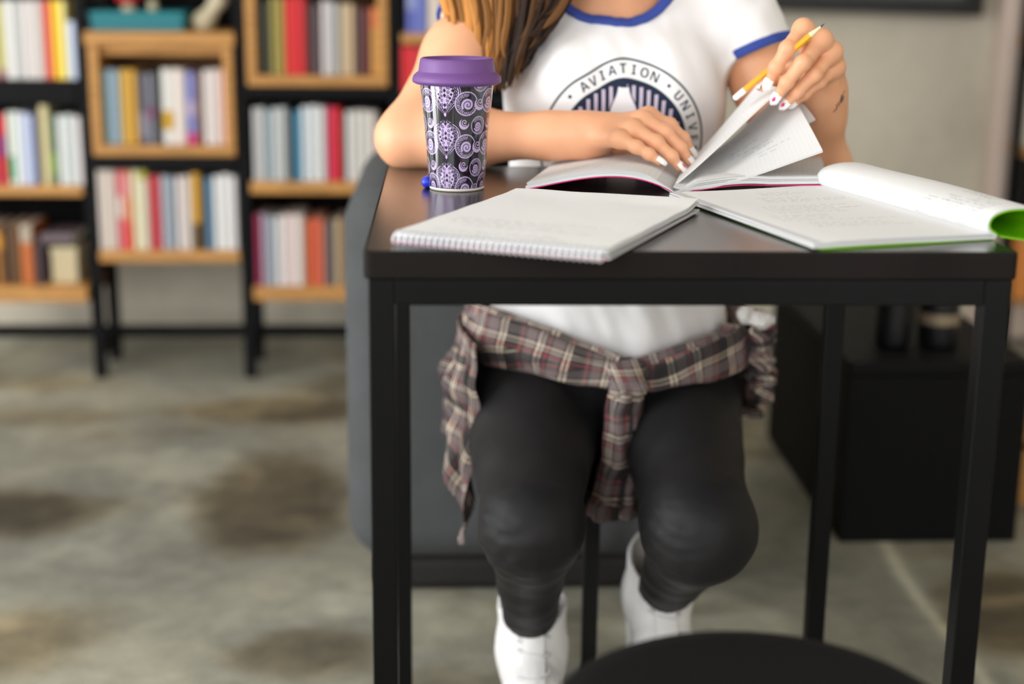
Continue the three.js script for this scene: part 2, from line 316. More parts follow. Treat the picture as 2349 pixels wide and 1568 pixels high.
// books: each row lists [left edge and right edge in row units, height in row units, colour, words]
const pageMat = std(0xd9d2c4, 0.85);
const bookMats = {};
const bookCover = (hex) => bookMats[hex] ??= std(new THREE.Color(hex), 0.5);
function book(name, label, group, x0, x1, y, h, hex, depth, lean, extra) {
  const w = Math.max(0.006, x1 - x0 - 0.0006), o = thing(name, label, 'book', [(x0 + x1) / 2, y, BF - 0.002 - depth / 2], 0, group);
  o.rotation.z = lean;
  const s = new THREE.Shape(), c = Math.min(0.0022, w * 0.2), r = Math.min(0.006, w * 0.35), d = depth;
  // cover seen from above: two boards and a rounded spine towards the room
  const pts = []; for (let i = 0; i <= 6; i++) { const a = Math.PI * i / 6; pts.push([Math.cos(a) * w / 2, d / 2 - r + Math.sin(a) * r]); }
  s.moveTo(w / 2, d / 2); pts.forEach(([x, z]) => s.lineTo(x, -z)); s.lineTo(-w / 2, d / 2); s.lineTo(-w / 2 + c, d / 2);
  pts.slice().reverse().forEach(([x, z]) => s.lineTo(x * (1 - 2 * c / w), -(z - c))); s.lineTo(w / 2 - c, d / 2); s.closePath();
  mesh('cover', new THREE.ExtrudeGeometry(s, { depth: h, bevelEnabled: false, curveSegments: 4 }).rotateX(-Math.PI / 2), bookCover(hex), o);
  mesh('pages', new THREE.BoxGeometry(Math.max(0.002, w - 2 * c - 0.0006), h - 0.006, d - r - 0.006).translate(0, h / 2, -r / 2), pageMat, o);
  for (const [y0, y1, col] of extra ?? []) {
    const b = new THREE.Shape(), p2 = pts.map(([x, z]) => [x * 1.012, -z - 0.0004]);
    b.moveTo(...p2[0]); p2.slice(1).forEach((q) => b.lineTo(...q)); p2.slice().reverse().forEach(([x, z]) => b.lineTo(x * 0.96, z + 0.0012)); b.closePath();
    mesh('spine_label', new THREE.ExtrudeGeometry(b, { depth: (y1 - y0) * h, bevelEnabled: false }).rotateX(-Math.PI / 2).translate(0, y0 * h, 0), bookCover(col), o);
  }
  return o;
}
const ORD = ['first', 'second', 'third', 'fourth', 'fifth', 'sixth', 'seventh', 'eighth', 'ninth', 'tenth', 'eleventh', 'twelfth', 'thirteenth', 'fourteenth', 'fifteenth', 'sixteenth', 'seventeenth', 'eighteenth'];
function bookRow(where, group, px0, wx0, s, base, list) {
  list.forEach(([a, b, h, hex, words, extra, lean], i) => {
    book('book', `${words} book, ${ORD[i]} from the left ${where}`, group, wx0 + (a - px0) * s, wx0 + (b - px0) * s, base + 0.0004, h * 0.00104, hex, 0.13 + 0.02 * ((i * 7) % 3) / 2, lean ?? 0, extra);
  });
}
bookRow('on the upper shelf beside the teal box', 'books on the upper shelf beside the teal box', 182, -1.076, 0.00101, 0.727, [
  [-52, -30, 170, '#cfcac4', 'white'], [-30, -8, 168, '#b9b4a8', 'greyish'], [-8, 7, 166, '#c4bd54', 'olive yellow', [[0, 0.12, '#8a2038']]], [7, 34, 172, '#d8d6d2', 'thick white'], [34, 51, 170, '#bfc0bd', 'pale grey'], [51, 74, 172, '#d9d0cc', 'off-white'], [74, 96, 172, '#cfc8c2', 'warm white'], [98, 117, 172, '#e0604c', 'coral red'], [118, 136, 174, '#f0c800', 'bright yellow'], [136, 151, 172, '#efe08c', 'pale yellow'], [151, 178, 128, '#bcc6dc', 'short pale blue']]);
bookRow('on the shelf with the leaning red book', 'books on the shelf with the leaning red book', 198, -1.081, 0.001025, 0.478, [
  [-40, -20, 160, '#dedad0', 'cream'], [-20, 0, 158, '#9a3040', 'wine red'], [0, 20, 160, '#cc1c2c', 'red', [[0.4, 0.7, '#8a2c70']]], [21, 36, 165, '#cfd8c8', 'pale green', [[0.06, 0.4, '#0a9a64']]], [36, 52, 166, '#dfe2dc', 'white'], [52, 70, 164, '#c6cce0', 'pale lilac'], [70, 84, 160, '#aeb8d8', 'lilac blue'], [84, 95, 160, '#332844', 'dark purple'], [97, 119, 184, '#cfc190', 'tall tan'], [120, 134, 160, '#4e6a50', 'dark green', [[0.15, 0.45, '#7aa048']]], [136, 156, 158, '#d8dad6', 'white'], [156, 176, 160, '#c6ccca', 'grey white'], [176, 195, 156, '#d9d2d0', 'pinkish white']]);
bookRow('on the lowest shelf beside the cream box', 'books on the lowest shelf beside the cream box', 207, -1.083, 0.00104, 0.236, [
  [-40, -14, 140, '#5a4024', 'brown'], [-12, 10, 138, '#8a5a20', 'amber brown', [[0.6, 0.85, '#c88a20']]], [11, 23, 136, '#2c2018', 'dark brown'], [24, 46, 142, '#6a4826', 'brown'], [48, 76, 140, '#c0672c', 'orange', [[0.7, 1, '#b0a08c']]], [78, 100, 96, '#3c2a30', 'dark purple']]);
bookRow('in the crate under the teal box', 'books in the crate under the teal box', 211, -1.058, 0.00102, 0.5755, [
  [236, 246, 165, '#7a9a90', 'grey green'], [247, 264, 168, '#94a8b8', 'grey blue'], [264, 275, 166, '#86a0ac', 'blue grey'], [276, 296, 168, '#cda03c', 'mustard'], [296, 315, 168, '#c89630', 'ochre'], [317, 336, 160, '#55555f', 'charcoal grey', [[0.1, 0.45, '#84808c']]], [336, 355, 160, '#74747e', 'grey', [[0.35, 0.55, '#80506c']]], [356, 369, 164, '#1f2a28', 'black green'], [371, 397, 170, '#dcd8d2', 'white', [[0.2, 0.45, '#c89a10']]], [397, 424, 170, '#dfd2c8', 'warm white'], [426, 452, 164, '#7a7cb4', 'violet blue', [[0, 0.16, '#c02a70'], [0.4, 0.6, '#a898b8']]], [453, 464, 160, '#7a5830', 'brown'], [466, 486, 168, '#dcd2ce', 'white'], [486, 506, 170, '#d8ccc6', 'off-white'], [507, 524, 168, '#e8b4b0', 'pale pink']]);
bookRow('on the shelf below the crates', 'books on the shelf below the crates', 221, -1.063, 0.00104, 0.322, [
  [226, 240, 186, '#d0c4ba', 'beige white'], [240, 256, 188, '#d6c8bc', 'beige white'], [256, 269, 184, '#ccbcb0', 'light beige'], [271, 284, 186, '#d86070', 'pink', [[0.4, 0.66, '#e0d0c8']]], [284, 303, 184, '#d8805a', 'coral', [[0.66, 0.95, '#dc9890'], [0, 0.35, '#d84c3c']]], [305, 322, 186, '#dcd4ac', 'cream'], [322, 341, 186, '#d8d0b8', 'cream', [[0.88, 1, '#a8a030']]], [344, 370, 172, '#b8303c', 'thick red'], [371, 388, 172, '#a4acb4', 'grey'], [388, 402, 170, '#8e9aa4', 'steel grey'], [405, 423, 170, '#d8ccc8', 'white'], [423, 440, 172, '#d0c4bc', 'off-white'], [441, 461, 178, '#cf9a2a', 'mustard', [[0, 0.35, '#5a4018']]], [462, 470, 170, '#15140e', 'black'], [471, 489, 168, '#5c7e98', 'blue'], [491, 511, 172, '#dedcda', 'white'], [511, 529, 176, '#e2e0de', 'tall white'], [529, 545, 172, '#d8d4d4', 'white']]);
bookRow('in the crate with the red books', 'books in the crate with the red books', 560, -0.697, 0.00102, 0.7412, [
  [587, 604, 165, '#24251e', 'black'], [604, 620, 162, '#3a3a26', 'dark olive'], [621, 636, 172, '#968a44', 'olive'], [636, 653, 170, '#a08c3e', 'gold green'], [655, 678, 172, '#d81c22', 'red'], [678, 702, 172, '#c8141c', 'thick red'], [704, 720, 160, '#3c282a', 'dark brown'], [720, 735, 156, '#5a4448', 'dull purple'], [737, 755, 164, '#c8c2c0', 'grey white'], [755, 771, 162, '#bdb8b8', 'light grey'], [772, 778, 156, '#7c8880', 'thin grey green'], [779, 796, 158, '#c8b294', 'beige'], [796, 813, 158, '#c2a884', 'tan'], [815, 832, 152, '#46282a', 'maroon'], [832, 847, 150, '#6a3030', 'dark red'], [850, 870, 150, '#c08a3a', 'golden', [[0.7, 1, '#d07038']]]]);
bookRow('on the middle shelf beside the grey armchair', 'books on the middle shelf beside the grey armchair', 566, -0.7, 0.00103, 0.49, [
  [582, 596, 166, '#c4c2c2', 'grey white'], [596, 610, 168, '#bcbcba', 'light grey'], [611, 626, 162, '#8a9ca6', 'blue grey'], [626, 643, 166, '#c4c6c4', 'pale grey'], [643, 661, 168, '#b4b8b8', 'grey'], [663, 676, 156, '#1c2224', 'black'], [676, 692, 160, '#3a84a4', 'teal blue'], [693, 712, 170, '#c6ccd0', 'pale blue'], [712, 732, 172, '#d6d8d8', 'white'], [732, 750, 170, '#cfcfcd', 'off-white'], [753, 768, 170, '#c81c50', 'crimson'], [768, 785, 168, '#d82028', 'scarlet'], [786, 795, 150, '#3a3234', 'dark grey'], [796, 813, 160, '#d4d0cc', 'white'], [813, 831, 162, '#ccc8c0', 'cream white'], [831, 850, 162, '#d2cec8', 'white'], [850, 868, 160, '#cfc4bc', 'beige'], [868, 882, 130, '#e0a090', 'pink']]);
bookRow('on the lowest shelf beside the grey armchair', 'books on the lowest shelf beside the grey armchair', 572, -0.703, 0.00105, 0.233, [
  [587, 602, 168, '#8c0f40', 'magenta'], [602, 616, 170, '#9c90a0', 'purple grey'], [616, 634, 164, '#98a2ac', 'blue grey'], [635, 655, 164, '#d2cecc', 'white'], [655, 678, 168, '#dcc8c4', 'pinkish white'], [678, 700, 168, '#d8ccc4', 'off-white'], [704, 718, 156, '#c8602c', 'orange'], [718, 734, 160, '#d4583c', 'orange red'], [734, 747, 158, '#d07050', 'coral'], [748, 770, 150, '#585458', 'dark grey'], [771, 790, 158, '#b49c78', 'tan'], [794, 806, 160, '#7a3024', 'red brown'], [807, 826, 150, '#dcb0a8', 'pale pink'], [826, 848, 152, '#d8c4bc', 'pinkish white'], [850, 868, 150, '#b8906c', 'light brown']]);
bookRow('on the upper shelf behind the hair', 'books on the upper shelf behind the hair', 903, -0.346, 0.00101, 0.84, [
  [932, 955, 130, '#8c96c4', 'pale blue', [[0, 0.4, '#5a64b0']]], [955, 978, 126, '#6a74bc', 'blue'], [982, 1010, 110, '#d8c8b8', 'cream'], [1012, 1040, 116, '#e0dcd8', 'white']]);
bookRow('on the shelf behind the purple lid', 'books on the shelf behind the purple lid', 903, -0.346, 0.00101, 0.70, [
  [916, 942, 106, '#d81a24', 'red'], [942, 966, 104, '#d02630', 'red'], [967, 990, 104, '#d87880', 'rose'], [992, 1016, 100, '#c8beb0', 'beige'], [1018, 1050, 102, '#3a5a4c', 'dark green']]);
{
  const c = thing('storage_box', 'cream cardboard box on the lowest shelf of the bookcase', 'box', [-1.149, 0.2364, -2.335]);
  mesh('box_body', box(0.062, 0.074, 0.1, 0, 0.037, 0, 0.003), std(0xc4b490, 0.8), c); mesh('box_lid', box(0.065, 0.014, 0.103, 0, 0.081, 0, 0.003), std(0xcabb98, 0.8), c);
  const t = thing('teal_box', 'teal storage box lying on the lid of the wooden crate', 'box', [-0.946, 0.8392, -2.36]);
  mesh('box_body', box(0.215, 0.03, 0.16, 0, 0.015, 0, 0.003), std(0x066f78, 0.55), t); mesh('box_lid', box(0.22, 0.014, 0.164, 0, 0.037, 0, 0.003), std(0x087a82, 0.5), t);
  const p = thing('plush_toy', 'cream plush toy with a blue and pink top leaning on the crate lid', 'toy', [-0.79, 0.8392, -2.34]);
  mesh('toy_body', iso(blend(0.02, ell([-0.012, 0.02, 0], [0.026, 0.02, 0.03]), cone([-0.01, 0.02, 0], [0.022, 0.062, 0], 0.02, 0.016), ell([0.03, 0.075, 0.004], [0.02, 0.018, 0.02])), [-0.06, -0.004, -0.05], [0.07, 0.11, 0.05], 0.005), std(0xc9bd9f, 0.95), p);
  mesh('toy_hat', iso(blend(0.01, ell([0.042, 0.09, 0.002], [0.032, 0.014, 0.026]), ell([0.06, 0.098, 0], [0.022, 0.012, 0.02])), [0, 0.07, -0.04], [0.1, 0.13, 0.04], 0.004), std(0x494a80, 0.9), p);
  mesh('toy_bow', iso(ell([0.05, 0.108, 0.004], [0.024, 0.009, 0.018]), [0.01, 0.09, -0.03], [0.09, 0.13, 0.04], 0.004), std(0xe05a80, 0.9), p);
  const f = thing('red_ornament', 'red ornament on a cream base, on the teal box', 'ornament', [-0.975, 0.8832, -2.34]);
  mesh('base', lathe([[0, 0], [0.016, 0], [0.017, 0.004], [0.012, 0.014], [0.009, 0.018], [0, 0.018]], 24), std(0xcdbf9c, 0.7), f);
  mesh('figure', lathe([[0, 0.016], [0.024, 0.018], [0.03, 0.03], [0.028, 0.05], [0.018, 0.066], [0, 0.07]], 24), std(0xb8242c, 0.5), f);
  const k = thing('cream_knob', 'small cream round ornament beside the red one, on the teal box', 'ornament', [-0.918, 0.8832, -2.34]);
  mesh('body', lathe([[0, 0], [0.011, 0], [0.013, 0.006], [0.009, 0.012], [0.012, 0.018], [0.008, 0.026], [0, 0.028]], 24), std(0xb9b190, 0.7), k);
  const h = thing('book', 'grey purple book lying flat on dark books of the lowest shelf', 'book', [-1.163, 0.3362, -2.345]);
  mesh('cover', box(0.078, 0.022, 0.13, 0, 0.011, 0, 0.003), std(0x6a5a60, 0.6), h); mesh('pages', box(0.074, 0.017, 0.124, 0.0035, 0.011, 0.0, 0.001), pageMat, h);
}
// second bookcase, at the far right behind the pillar
{
  const o = thing('bookcase', 'bookcase with orange boards partly hidden by the pale pillar', 'bookcase', [1.345, 0, -2.45]);
  for (const [x, z] of [[-0.155, 0.1], [0.24, 0.1], [-0.06, -0.1], [0.24, -0.1]]) mesh('post', box(0.018, 1.35, 0.025, x, 0.675, z, 0.002), blackPaint, o);
  for (const y of [0.2, 0.575, 0.84, 1.3]) mesh('shelf_board', uvMetres(box(0.37, 0.03, 0.12, 0.055, y - 0.015, 0.045, 0.003)), wood, o);
  mesh('back_panel', box(0.30, 1.1, 0.008, 0.09, 0.75, -0.06, 0.001, 1), blackBack, o);
  const at = (x, w, y, h, hex, label) => book('book', label, 'books behind the pale pillar', x, x + w, y + 0.0004, h, hex, 0.1, 0);
  at(1.207, 0.034, 0.575, 0.19, '#d8cdbc', 'thick cream book on the shelf partly hidden by the pillar'); at(1.238, 0.03, 0.575, 0.18, '#c8b89c', 'beige book behind the cream book by the pillar'); at(1.269, 0.03, 0.575, 0.185, '#8a5040', 'brown book third from the pillar');
  at(1.207, 0.025, 0.2, 0.2, '#dc8a40', 'orange book on the lowest shelf nearest the pillar'); at(1.233, 0.03, 0.2, 0.21, '#c86a50', 'coral book on the lowest shelf second from the pillar');
  const c = thing('wooden_crate', 'small orange wooden crate standing on the floor beside the black bench', 'crate', [0.985, 0, -1.5]);
  for (const [w, h, d, x, y, z] of [[0.3, 0.09, 0.016, 0, 0.06, 0.14], [0.3, 0.09, 0.016, 0, 0.17, 0.14], [0.3, 0.09, 0.016, 0, 0.06, -0.14], [0.3, 0.09, 0.016, 0, 0.17, -0.14], [0.016, 0.2, 0.264, -0.142, 0.115, 0], [0.016, 0.2, 0.264, 0.142, 0.115, 0]]) mesh('slat', uvMetres(box(w, h, d, x, y, z, 0.003)), wood, c);
  mesh('bottom_board', uvMetres(box(0.3, 0.014, 0.296, 0, 0.007, 0, 0.003)), wood, c);
}
// ---------------------------------------------------------------- bench, bottles, armchair, stools
{
  const o = thing('bench', 'low black box bench carrying two dark bottles', 'bench', [0.64, 0, -1.475]);
  mesh('body', box(0.322, 0.310, 0.625, 0, 0.155, 0, 0.004), std(0x060607, 0.6, { specularIntensity: 0.3 }), o);
  mesh('lid', box(0.324, 0.024, 0.628, 0, 0.323, 0, 0.004), std(0x070708, 0.55, { specularIntensity: 0.3 }), o);
  const bottle = (x, z, r, h, label, band) => {
    const b = thing('bottle', label, 'bottle', [x, 0.3352, z], 0);
    mesh('bottle_body', lathe([[0, 0], [r * 0.92, 0], [r, 0.006], [r, h * 0.55], [r * 0.93, h * 0.62], [r * 0.45, h * 0.75], [r * 0.4, h * 0.93], [0, h * 0.93]], 40), std(0x101014, 0.3), b);
    mesh('cap', lathe([[0, 0], [r * 0.46, 0], [r * 0.46, h * 0.1], [0, h * 0.1]].map(([a, c]) => [a, c + h * 0.9]), 32), std(0x26262a, 0.35), b);
    if (band) mesh('label_band', lathe([[r * 1.002, 0.042], [r * 1.015, 0.042], [r * 1.015, 0.062], [r * 1.002, 0.062]], 40), std(0x9a8a72, 0.35, { metalness: 0.4 }), b);
  };
  bottle(0.588, -1.29, 0.032, 0.27, 'plain black bottle on the bench, nearer the back table leg', false);
  bottle(0.672, -1.29, 0.036, 0.27, 'black bottle with a pale band round it, on the bench', true);
}
const greyCloth = pixels(256, 256, (u, v) => { const k = 1 + 0.12 * noise(u * 90, v * 90, 1) + 0.1 * fbm(u * 6, v * 6, 3, 3); return [69 * k, 71 * k, 72 * k]; }, { repeat: [3, 3] });
{
  const o = thing('armchair', 'grey upholstered tub armchair standing right behind the seated woman', 'armchair', [-0.08, 0, -1.225]);
  const rb = (c, h, r) => (x, y, z) => { const a = Math.abs(x - c[0]) - h[0] + r, b = Math.abs(y - c[1]) - h[1] + r, d = Math.abs(z - c[2]) - h[2] + r; return Math.hypot(Math.max(a, 0), Math.max(b, 0), Math.max(d, 0)) + Math.min(Math.max(a, b, d), 0) - r; };
  const outer = rb([0, 0.365, 0], [0.305, 0.31, 0.3], 0.07), inner = rb([0, 0.62, -0.12], [0.205, 0.26, 0.32], 0.06);
  mesh('upholstered_shell', iso((x, y, z) => smax(outer(x, y, z), -inner(x, y, z), 0.04), [-0.33, 0.03, -0.33], [0.33, 0.7, 0.33], 0.012), std(0xffffff, 0.9, { map: greyCloth }), o);
  mesh('seat_cushion', box(0.4, 0.1, 0.4, 0, 0.41, -0.1, 0.035, 4), std(0xd8dadb, 0.9, { map: greyCloth }), o);
  mesh('plinth', box(0.53, 0.062, 0.53, 0, 0.031, 0, 0.02, 3), std(0x15100d, 0.7), o);
}
const stoolPaint = std(0x0a0a0a, 0.5, { specularIntensity: 0.5 }), seatVinyl = std(0x0d0c0d, 0.6, { specularIntensity: 0.4 });
function stool(label, x, z, h, r, legs) {
  const o = thing('stool', label, 'stool', [x, 0, z]);
  mesh('seat', lathe([[0, h - 0.04], [r * 0.9, h - 0.04], [r * 0.985, h - 0.034], [r, h - 0.022], [r * 0.985, h - 0.008], [r * 0.93, h - 0.002], [r * 0.8, h], [0, h - 0.003]], 72), seatVinyl, o);
  for (const [lx, lz] of legs) mesh('leg', box(0.021, h - 0.04, 0.021, lx, (h - 0.04) / 2, lz, 0.002), stoolPaint, o);
}
stool('black round stool the woman sits on', -0.005, -0.745, 0.315, 0.165, [[-0.02, 0.14], [0.093, -0.095], [-0.11, -0.077]]);
stool('black round stool in front of the table, its seat cut by the frame', 0.005, 0.338, 0.466, 0.160, [[0.1, 0.1], [0.1, -0.1], [-0.1, -0.1], [-0.1, 0.1]]);

// ---------------------------------------------------------------- the table
const T = 0.75;
const topTex = pixels(1024, 1024, (u, v) => { const g = fbm(u * 2.5, v * 46, 6.3, 4), l = fbm(u * 5, v * 150, 2.3, 2), m = fbm(u * 2, v * 3, 8, 3); const k = 1 + 0.6 * g + 0.4 * l + 0.25 * m; return [25 * k, 20 * k, 18.5 * k]; });
const topRough = pixels(512, 512, (u, v) => { const g = fbm(u * 3, v * 60, 16.3, 4) + 0.6 * fbm(u * 3, v * 3, 4, 3); const k = 78 + 60 * g; return [k, k, k]; }, { srgb: false });
const tableTopMat = std(0xffffff, 0.9, { clearcoat: 0.55, clearcoatRoughness: 0.2, map: topTex, roughnessMap: topRough, bumpMap: topTex, bumpScale: 0.0006 });
const tableEdgeMat = std(0xffffff, 0.7, { map: topTex, specularIntensity: 0.3, bumpMap: topTex, bumpScale: 0.0006 });
const tablePaint = std(0x050506, 0.42, { specularIntensity: 0.35 });
{
  const o = thing('table', 'square black table with a dark stained wooden top and steel frame', 'table', [0, 0, 0]);
  const W = 0.604, D = 0.59, th = 0.0266, r = 0.009, s = new THREE.Shape();
  const x0 = -W / 2, z0 = -0.59, x1 = W / 2, z1 = 0.0;
  s.moveTo(x0 + r, z0); s.lineTo(x1 - r, z0); s.quadraticCurveTo(x1, z0, x1, z0 + r); s.lineTo(x1, z1 - r); s.quadraticCurveTo(x1, z1, x1 - r, z1); s.lineTo(x0 + r, z1); s.quadraticCurveTo(x0, z1, x0, z1 - r); s.lineTo(x0, z0 + r); s.quadraticCurveTo(x0, z0, x0 + r, z0);
  const bev = 0.003, g = new THREE.ExtrudeGeometry(s, { depth: th - 2 * bev, bevelEnabled: true, bevelSize: bev, bevelThickness: bev, bevelOffset: -bev, bevelSegments: 3, curveSegments: 6 });
  g.rotateX(Math.PI / 2).translate(0, T - bev, 0);
  mesh('table_top', uvMetres(g, 1.6), [tableTopMat, tableEdgeMat], o);
  const lw = 0.0243, y1 = T - th, h = 0.0245, i = 0.0025, xl = -0.3 + i, xr = 0.3 - i, zf = -i, zb = -0.587 + i;
  for (const [x, z] of [[xl + lw / 2, zf - lw / 2], [xr - lw / 2, zf - lw / 2], [xl + lw / 2, zb + lw / 2], [xr - lw / 2, zb + lw / 2]]) mesh('leg', box(lw, y1, lw, x, y1 / 2, z, 0.0016, 2), tablePaint, o);
  for (const z of [zf - lw / 2, zb + lw / 2]) mesh('rail', box(xr - xl - 2 * lw, h, lw, 0, y1 - h / 2, z, 0.0016, 2), tablePaint, o);
  for (const x of [xl + lw / 2, xr - lw / 2]) mesh('rail', box(lw, h, zf - zb - 2 * lw, x, y1 - h / 2, (zf + zb) / 2, 0.0016, 2), tablePaint, o);
}

// ---------------------------------------------------------------- things on the table
function writing(g, x, y, w, rows, step, seed, ink, size = 1) { // handwritten sums and notes
  const R = rng(seed); g.strokeStyle = ink; g.lineCap = 'round';
  for (let r = 0; r < rows; r++) {
    let X = x + R() * 12; const Y = y + r * step, end = x + w * (0.45 + 0.55 * R());
    while (X < end) {
      const n = 2 + Math.floor(R() * 6); g.lineWidth = (1.1 + R() * 0.8) * size; g.beginPath(); g.moveTo(X, Y);
      for (let i = 0; i < n; i++) { const a = (3 + R() * 6) * size; g.quadraticCurveTo(X + R() * a, Y - (4 + R() * 9) * size, X + a, Y - R() * 5 * size); X += a; }
      g.stroke(); X += (5 + R() * 14) * size;
    }
  }
}
function paperTex(w, h, seed, { grid = 0, lines = 0, blocks = [], tone = 230, ink = 'rgba(70,78,120,0.55)' } = {}) {
  return canvas(w, h, (g) => {
    g.fillStyle = `rgb(${tone},${tone},${tone - 1})`; g.fillRect(0, 0, w, h);
    g.strokeStyle = 'rgba(150,165,190,0.28)'; g.lineWidth = 1;
    if (grid) { for (let x = 0; x < w; x += grid) { g.beginPath(); g.moveTo(x, 0); g.lineTo(x, h); g.stroke(); } for (let y = 0; y < h; y += grid) { g.beginPath(); g.moveTo(0, y); g.lineTo(w, y); g.stroke(); } }
    if (lines) for (let y = lines; y < h; y += lines) { g.beginPath(); g.moveTo(0, y); g.lineTo(w, y); g.stroke(); }
    blocks.forEach(([x, y, bw, rows, step, size], i) => writing(g, x, y, bw, rows, step, seed + i * 17, ink, size));
  });
}
const paperMat = (map) => std(0xffffff, 0.75, map ? { map } : {});
const plainPaper = std(0xe0e0e0, 0.75), edgePaper = std(0xd6d6d6, 0.85), edgePaper2 = std(0xcacacc, 0.85);
const pinkCover = std(0xd01a6a, 0.4), greenCover = std(0x8cd80a, 0.45);

// travel mug
{
  const o = thing('travel_mug', 'ceramic travel mug with dark purple scroll print and purple silicone lid', 'mug', [-0.214, T + 0.0004, -0.391]);
  const tex = canvas(2048, 1024, (g, W, H) => {
    const dark = '#0f0c15', navy = '#161029', lilac = '#bda8d0', grey = '#201e25';
    g.fillStyle = dark; g.fillRect(0, 0, W, H);
    const R = rng(5);
    const spiral = (x, y, r, turns, dir, a0, w, col) => { g.strokeStyle = col; g.lineCap = 'round'; g.lineWidth = w; g.beginPath(); for (let i = 0; i <= 60; i++) { const t = i / 60, q = r * (1 - 0.88 * t), a = a0 + dir * t * turns * 6.283; g[i ? 'lineTo' : 'moveTo'](x + q * Math.cos(a), y + q * Math.sin(a)); } g.stroke(); };
    const comma = (x, y, r, dir, col) => { g.fillStyle = col; g.beginPath(); g.arc(x, y, r, 0, 6.283); g.fill(); g.fillStyle = dark; g.beginPath(); g.arc(x + dir * r * 0.15, y - r * 0.32, r * 0.8, 0, 6.283); g.fill(); spiral(x + dir * r * 0.1, y - r * 0.3, r * 0.62, 1.4, dir, 1, r * 0.16, col); };
    const crest = (x, y, r, dir) => { // big scroll ringed by small scrolls
      g.fillStyle = lilac; g.beginPath(); g.arc(x, y, r, 0, 6.283); g.fill();
      g.fillStyle = navy; g.beginPath(); g.arc(x, y, r * 0.91, 0, 6.283); g.fill();
      for (let i = 0; i < 10; i++) { const a = Math.PI * (0.35 + i * 0.155) * 1.0 + (dir > 0 ? Math.PI * 0.15 : -Math.PI * 0.1), px = x + dir * -1 * r * 0.75 * Math.cos(a) * -1, py = y - r * 0.75 * Math.sin(a); g.fillStyle = lilac; g.beginPath(); g.arc(px, py, r * 0.185, 0, 6.283); g.fill(); g.fillStyle = navy; g.beginPath(); g.arc(px, py, r * 0.15, 0, 6.283); g.fill(); spiral(px, py, r * 0.1, 1.2, dir, i, r * 0.035, lilac); }
      g.fillStyle = grey; g.beginPath(); g.arc(x + dir * r * 0.12, y + r * 0.12, r * 0.56, 0, 6.283); g.fill();
      spiral(x + dir * r * 0.1, y + r * 0.1, r * 0.5, 1.7, dir, 2.6, r * 0.17, lilac); spiral(x + dir * r * 0.1, y + r * 0.1, r * 0.36, 1.4, dir, 2.4, r * 0.05, '#6c4fa0');
    };
    const P = W / 3; // the print repeats three times round the mug
    for (let k = -1; k < 4; k++) {
      const c = k * P + P / 2;
      g.fillStyle = grey; g.fillRect(c + P * 0.40, 0, P * 0.2, H);
      for (let i = 0; i < 70; i++) spiral(c + P * (0.40 + R() * 0.2), R() * H, 12 + R() * 12, 1.3, 1, R() * 6, 2, '#54505e');
      for (let j = -1; j < 4; j++) { // light ornament column, waisted
        const y0 = j * 390 - 60;
        g.fillStyle = lilac; g.beginPath(); g.moveTo(c, y0);
        g.bezierCurveTo(c + 30, y0 + 60, c + 150, y0 + 70, c + 150, y0 + 170); g.bezierCurveTo(c + 150, y0 + 260, c + 60, y0 + 300, c, y0 + 392);
        g.bezierCurveTo(c - 60, y0 + 300, c - 150, y0 + 260, c - 150, y0 + 170); g.bezierCurveTo(c - 150, y0 + 70, c - 30, y0 + 60, c, y0); g.fill();
        for (const s of [-1, 1]) {
          g.strokeStyle = navy; g.lineWidth = 9; g.beginPath(); g.moveTo(c + s * 8, y0 + 20); g.bezierCurveTo(c + s * 40, y0 + 80, c + s * 138, y0 + 80, c + s * 138, y0 + 170); g.bezierCurveTo(c + s * 138, y0 + 250, c + s * 50, y0 + 300, c + s * 8, y0 + 375); g.stroke();
          for (let i = 0; i < 11; i++) { const t = i / 10, x = c + s * (22 + 84 * Math.sin(Math.PI * Math.pow(t, 0.85))), y = y0 + 44 + t * 290; spiral(x, y, 22, 1.5, s, s > 0 ? 2 : 1, 8, navy); }
          for (let i = 0; i < 6; i++) spiral(c + s * 30, y0 + 90 + i * 38, 16, 1.5, -s, i, 5, navy);
          for (let i = 0; i < 5; i++) { g.fillStyle = i % 2 ? dark : navy; g.beginPath(); g.arc(c + s * (62 + 12 * Math.sin(i * 1.6)), y0 + 118 + i * 34, 11, 0, 6.283); g.fill(); }
        }
        for (let i = 0; i < 9; i++) { g.fillStyle = i % 3 === 1 ? dark : i % 3 ? lilac : navy; g.beginPath(); g.moveTo(c, y0 + i * 44); g.lineTo(c + 15, y0 + i * 44 + 20); g.lineTo(c, y0 + i * 44 + 40); g.lineTo(c - 15, y0 + i * 44 + 20); g.fill(); }
      }
      for (const s of [-1, 1]) for (let j = 0; j < 3; j++) { crest(c + s * P * 0.30, 210 + j * 390 - (s > 0 ? 0 : 20), 112, s); comma(c + s * P * 0.27, 395 + j * 390, 50, s, lilac); }
      for (let j = 0; j < 3; j++) { crest(c + P * 0.5, 20 + j * 390, 84, -1); comma(c + P * 0.5, 215 + j * 390, 58, 1, lilac); }
    }
  });
  tex.wrapS = THREE.RepeatWrapping; tex.offset.x = 0.0;
  const body = lathe([[0, 0.004], [0.028, 0.004], [0.0305, 0.0025], [0.0318, 0.004], [0.0321, 0.008], [0.0345, 0.04], [0.0375, 0.075], [0.0408, 0.11], [0.0425, 0.1245], [0.0415, 0.1262], [0.039, 0.124]], 96);
  { const p = body.attributes.position, uv = body.attributes.uv; for (let i = 0; i < p.count; i++) uv.setY(i, clamp(p.getY(i) / 0.126, 0, 1)); }
  mesh('mug_body', body.rotateY(-1.40), std(0xffffff, 0.12, { map: tex, ior: 1.45, clearcoat: 1, clearcoatRoughness: 0.03 }), o);
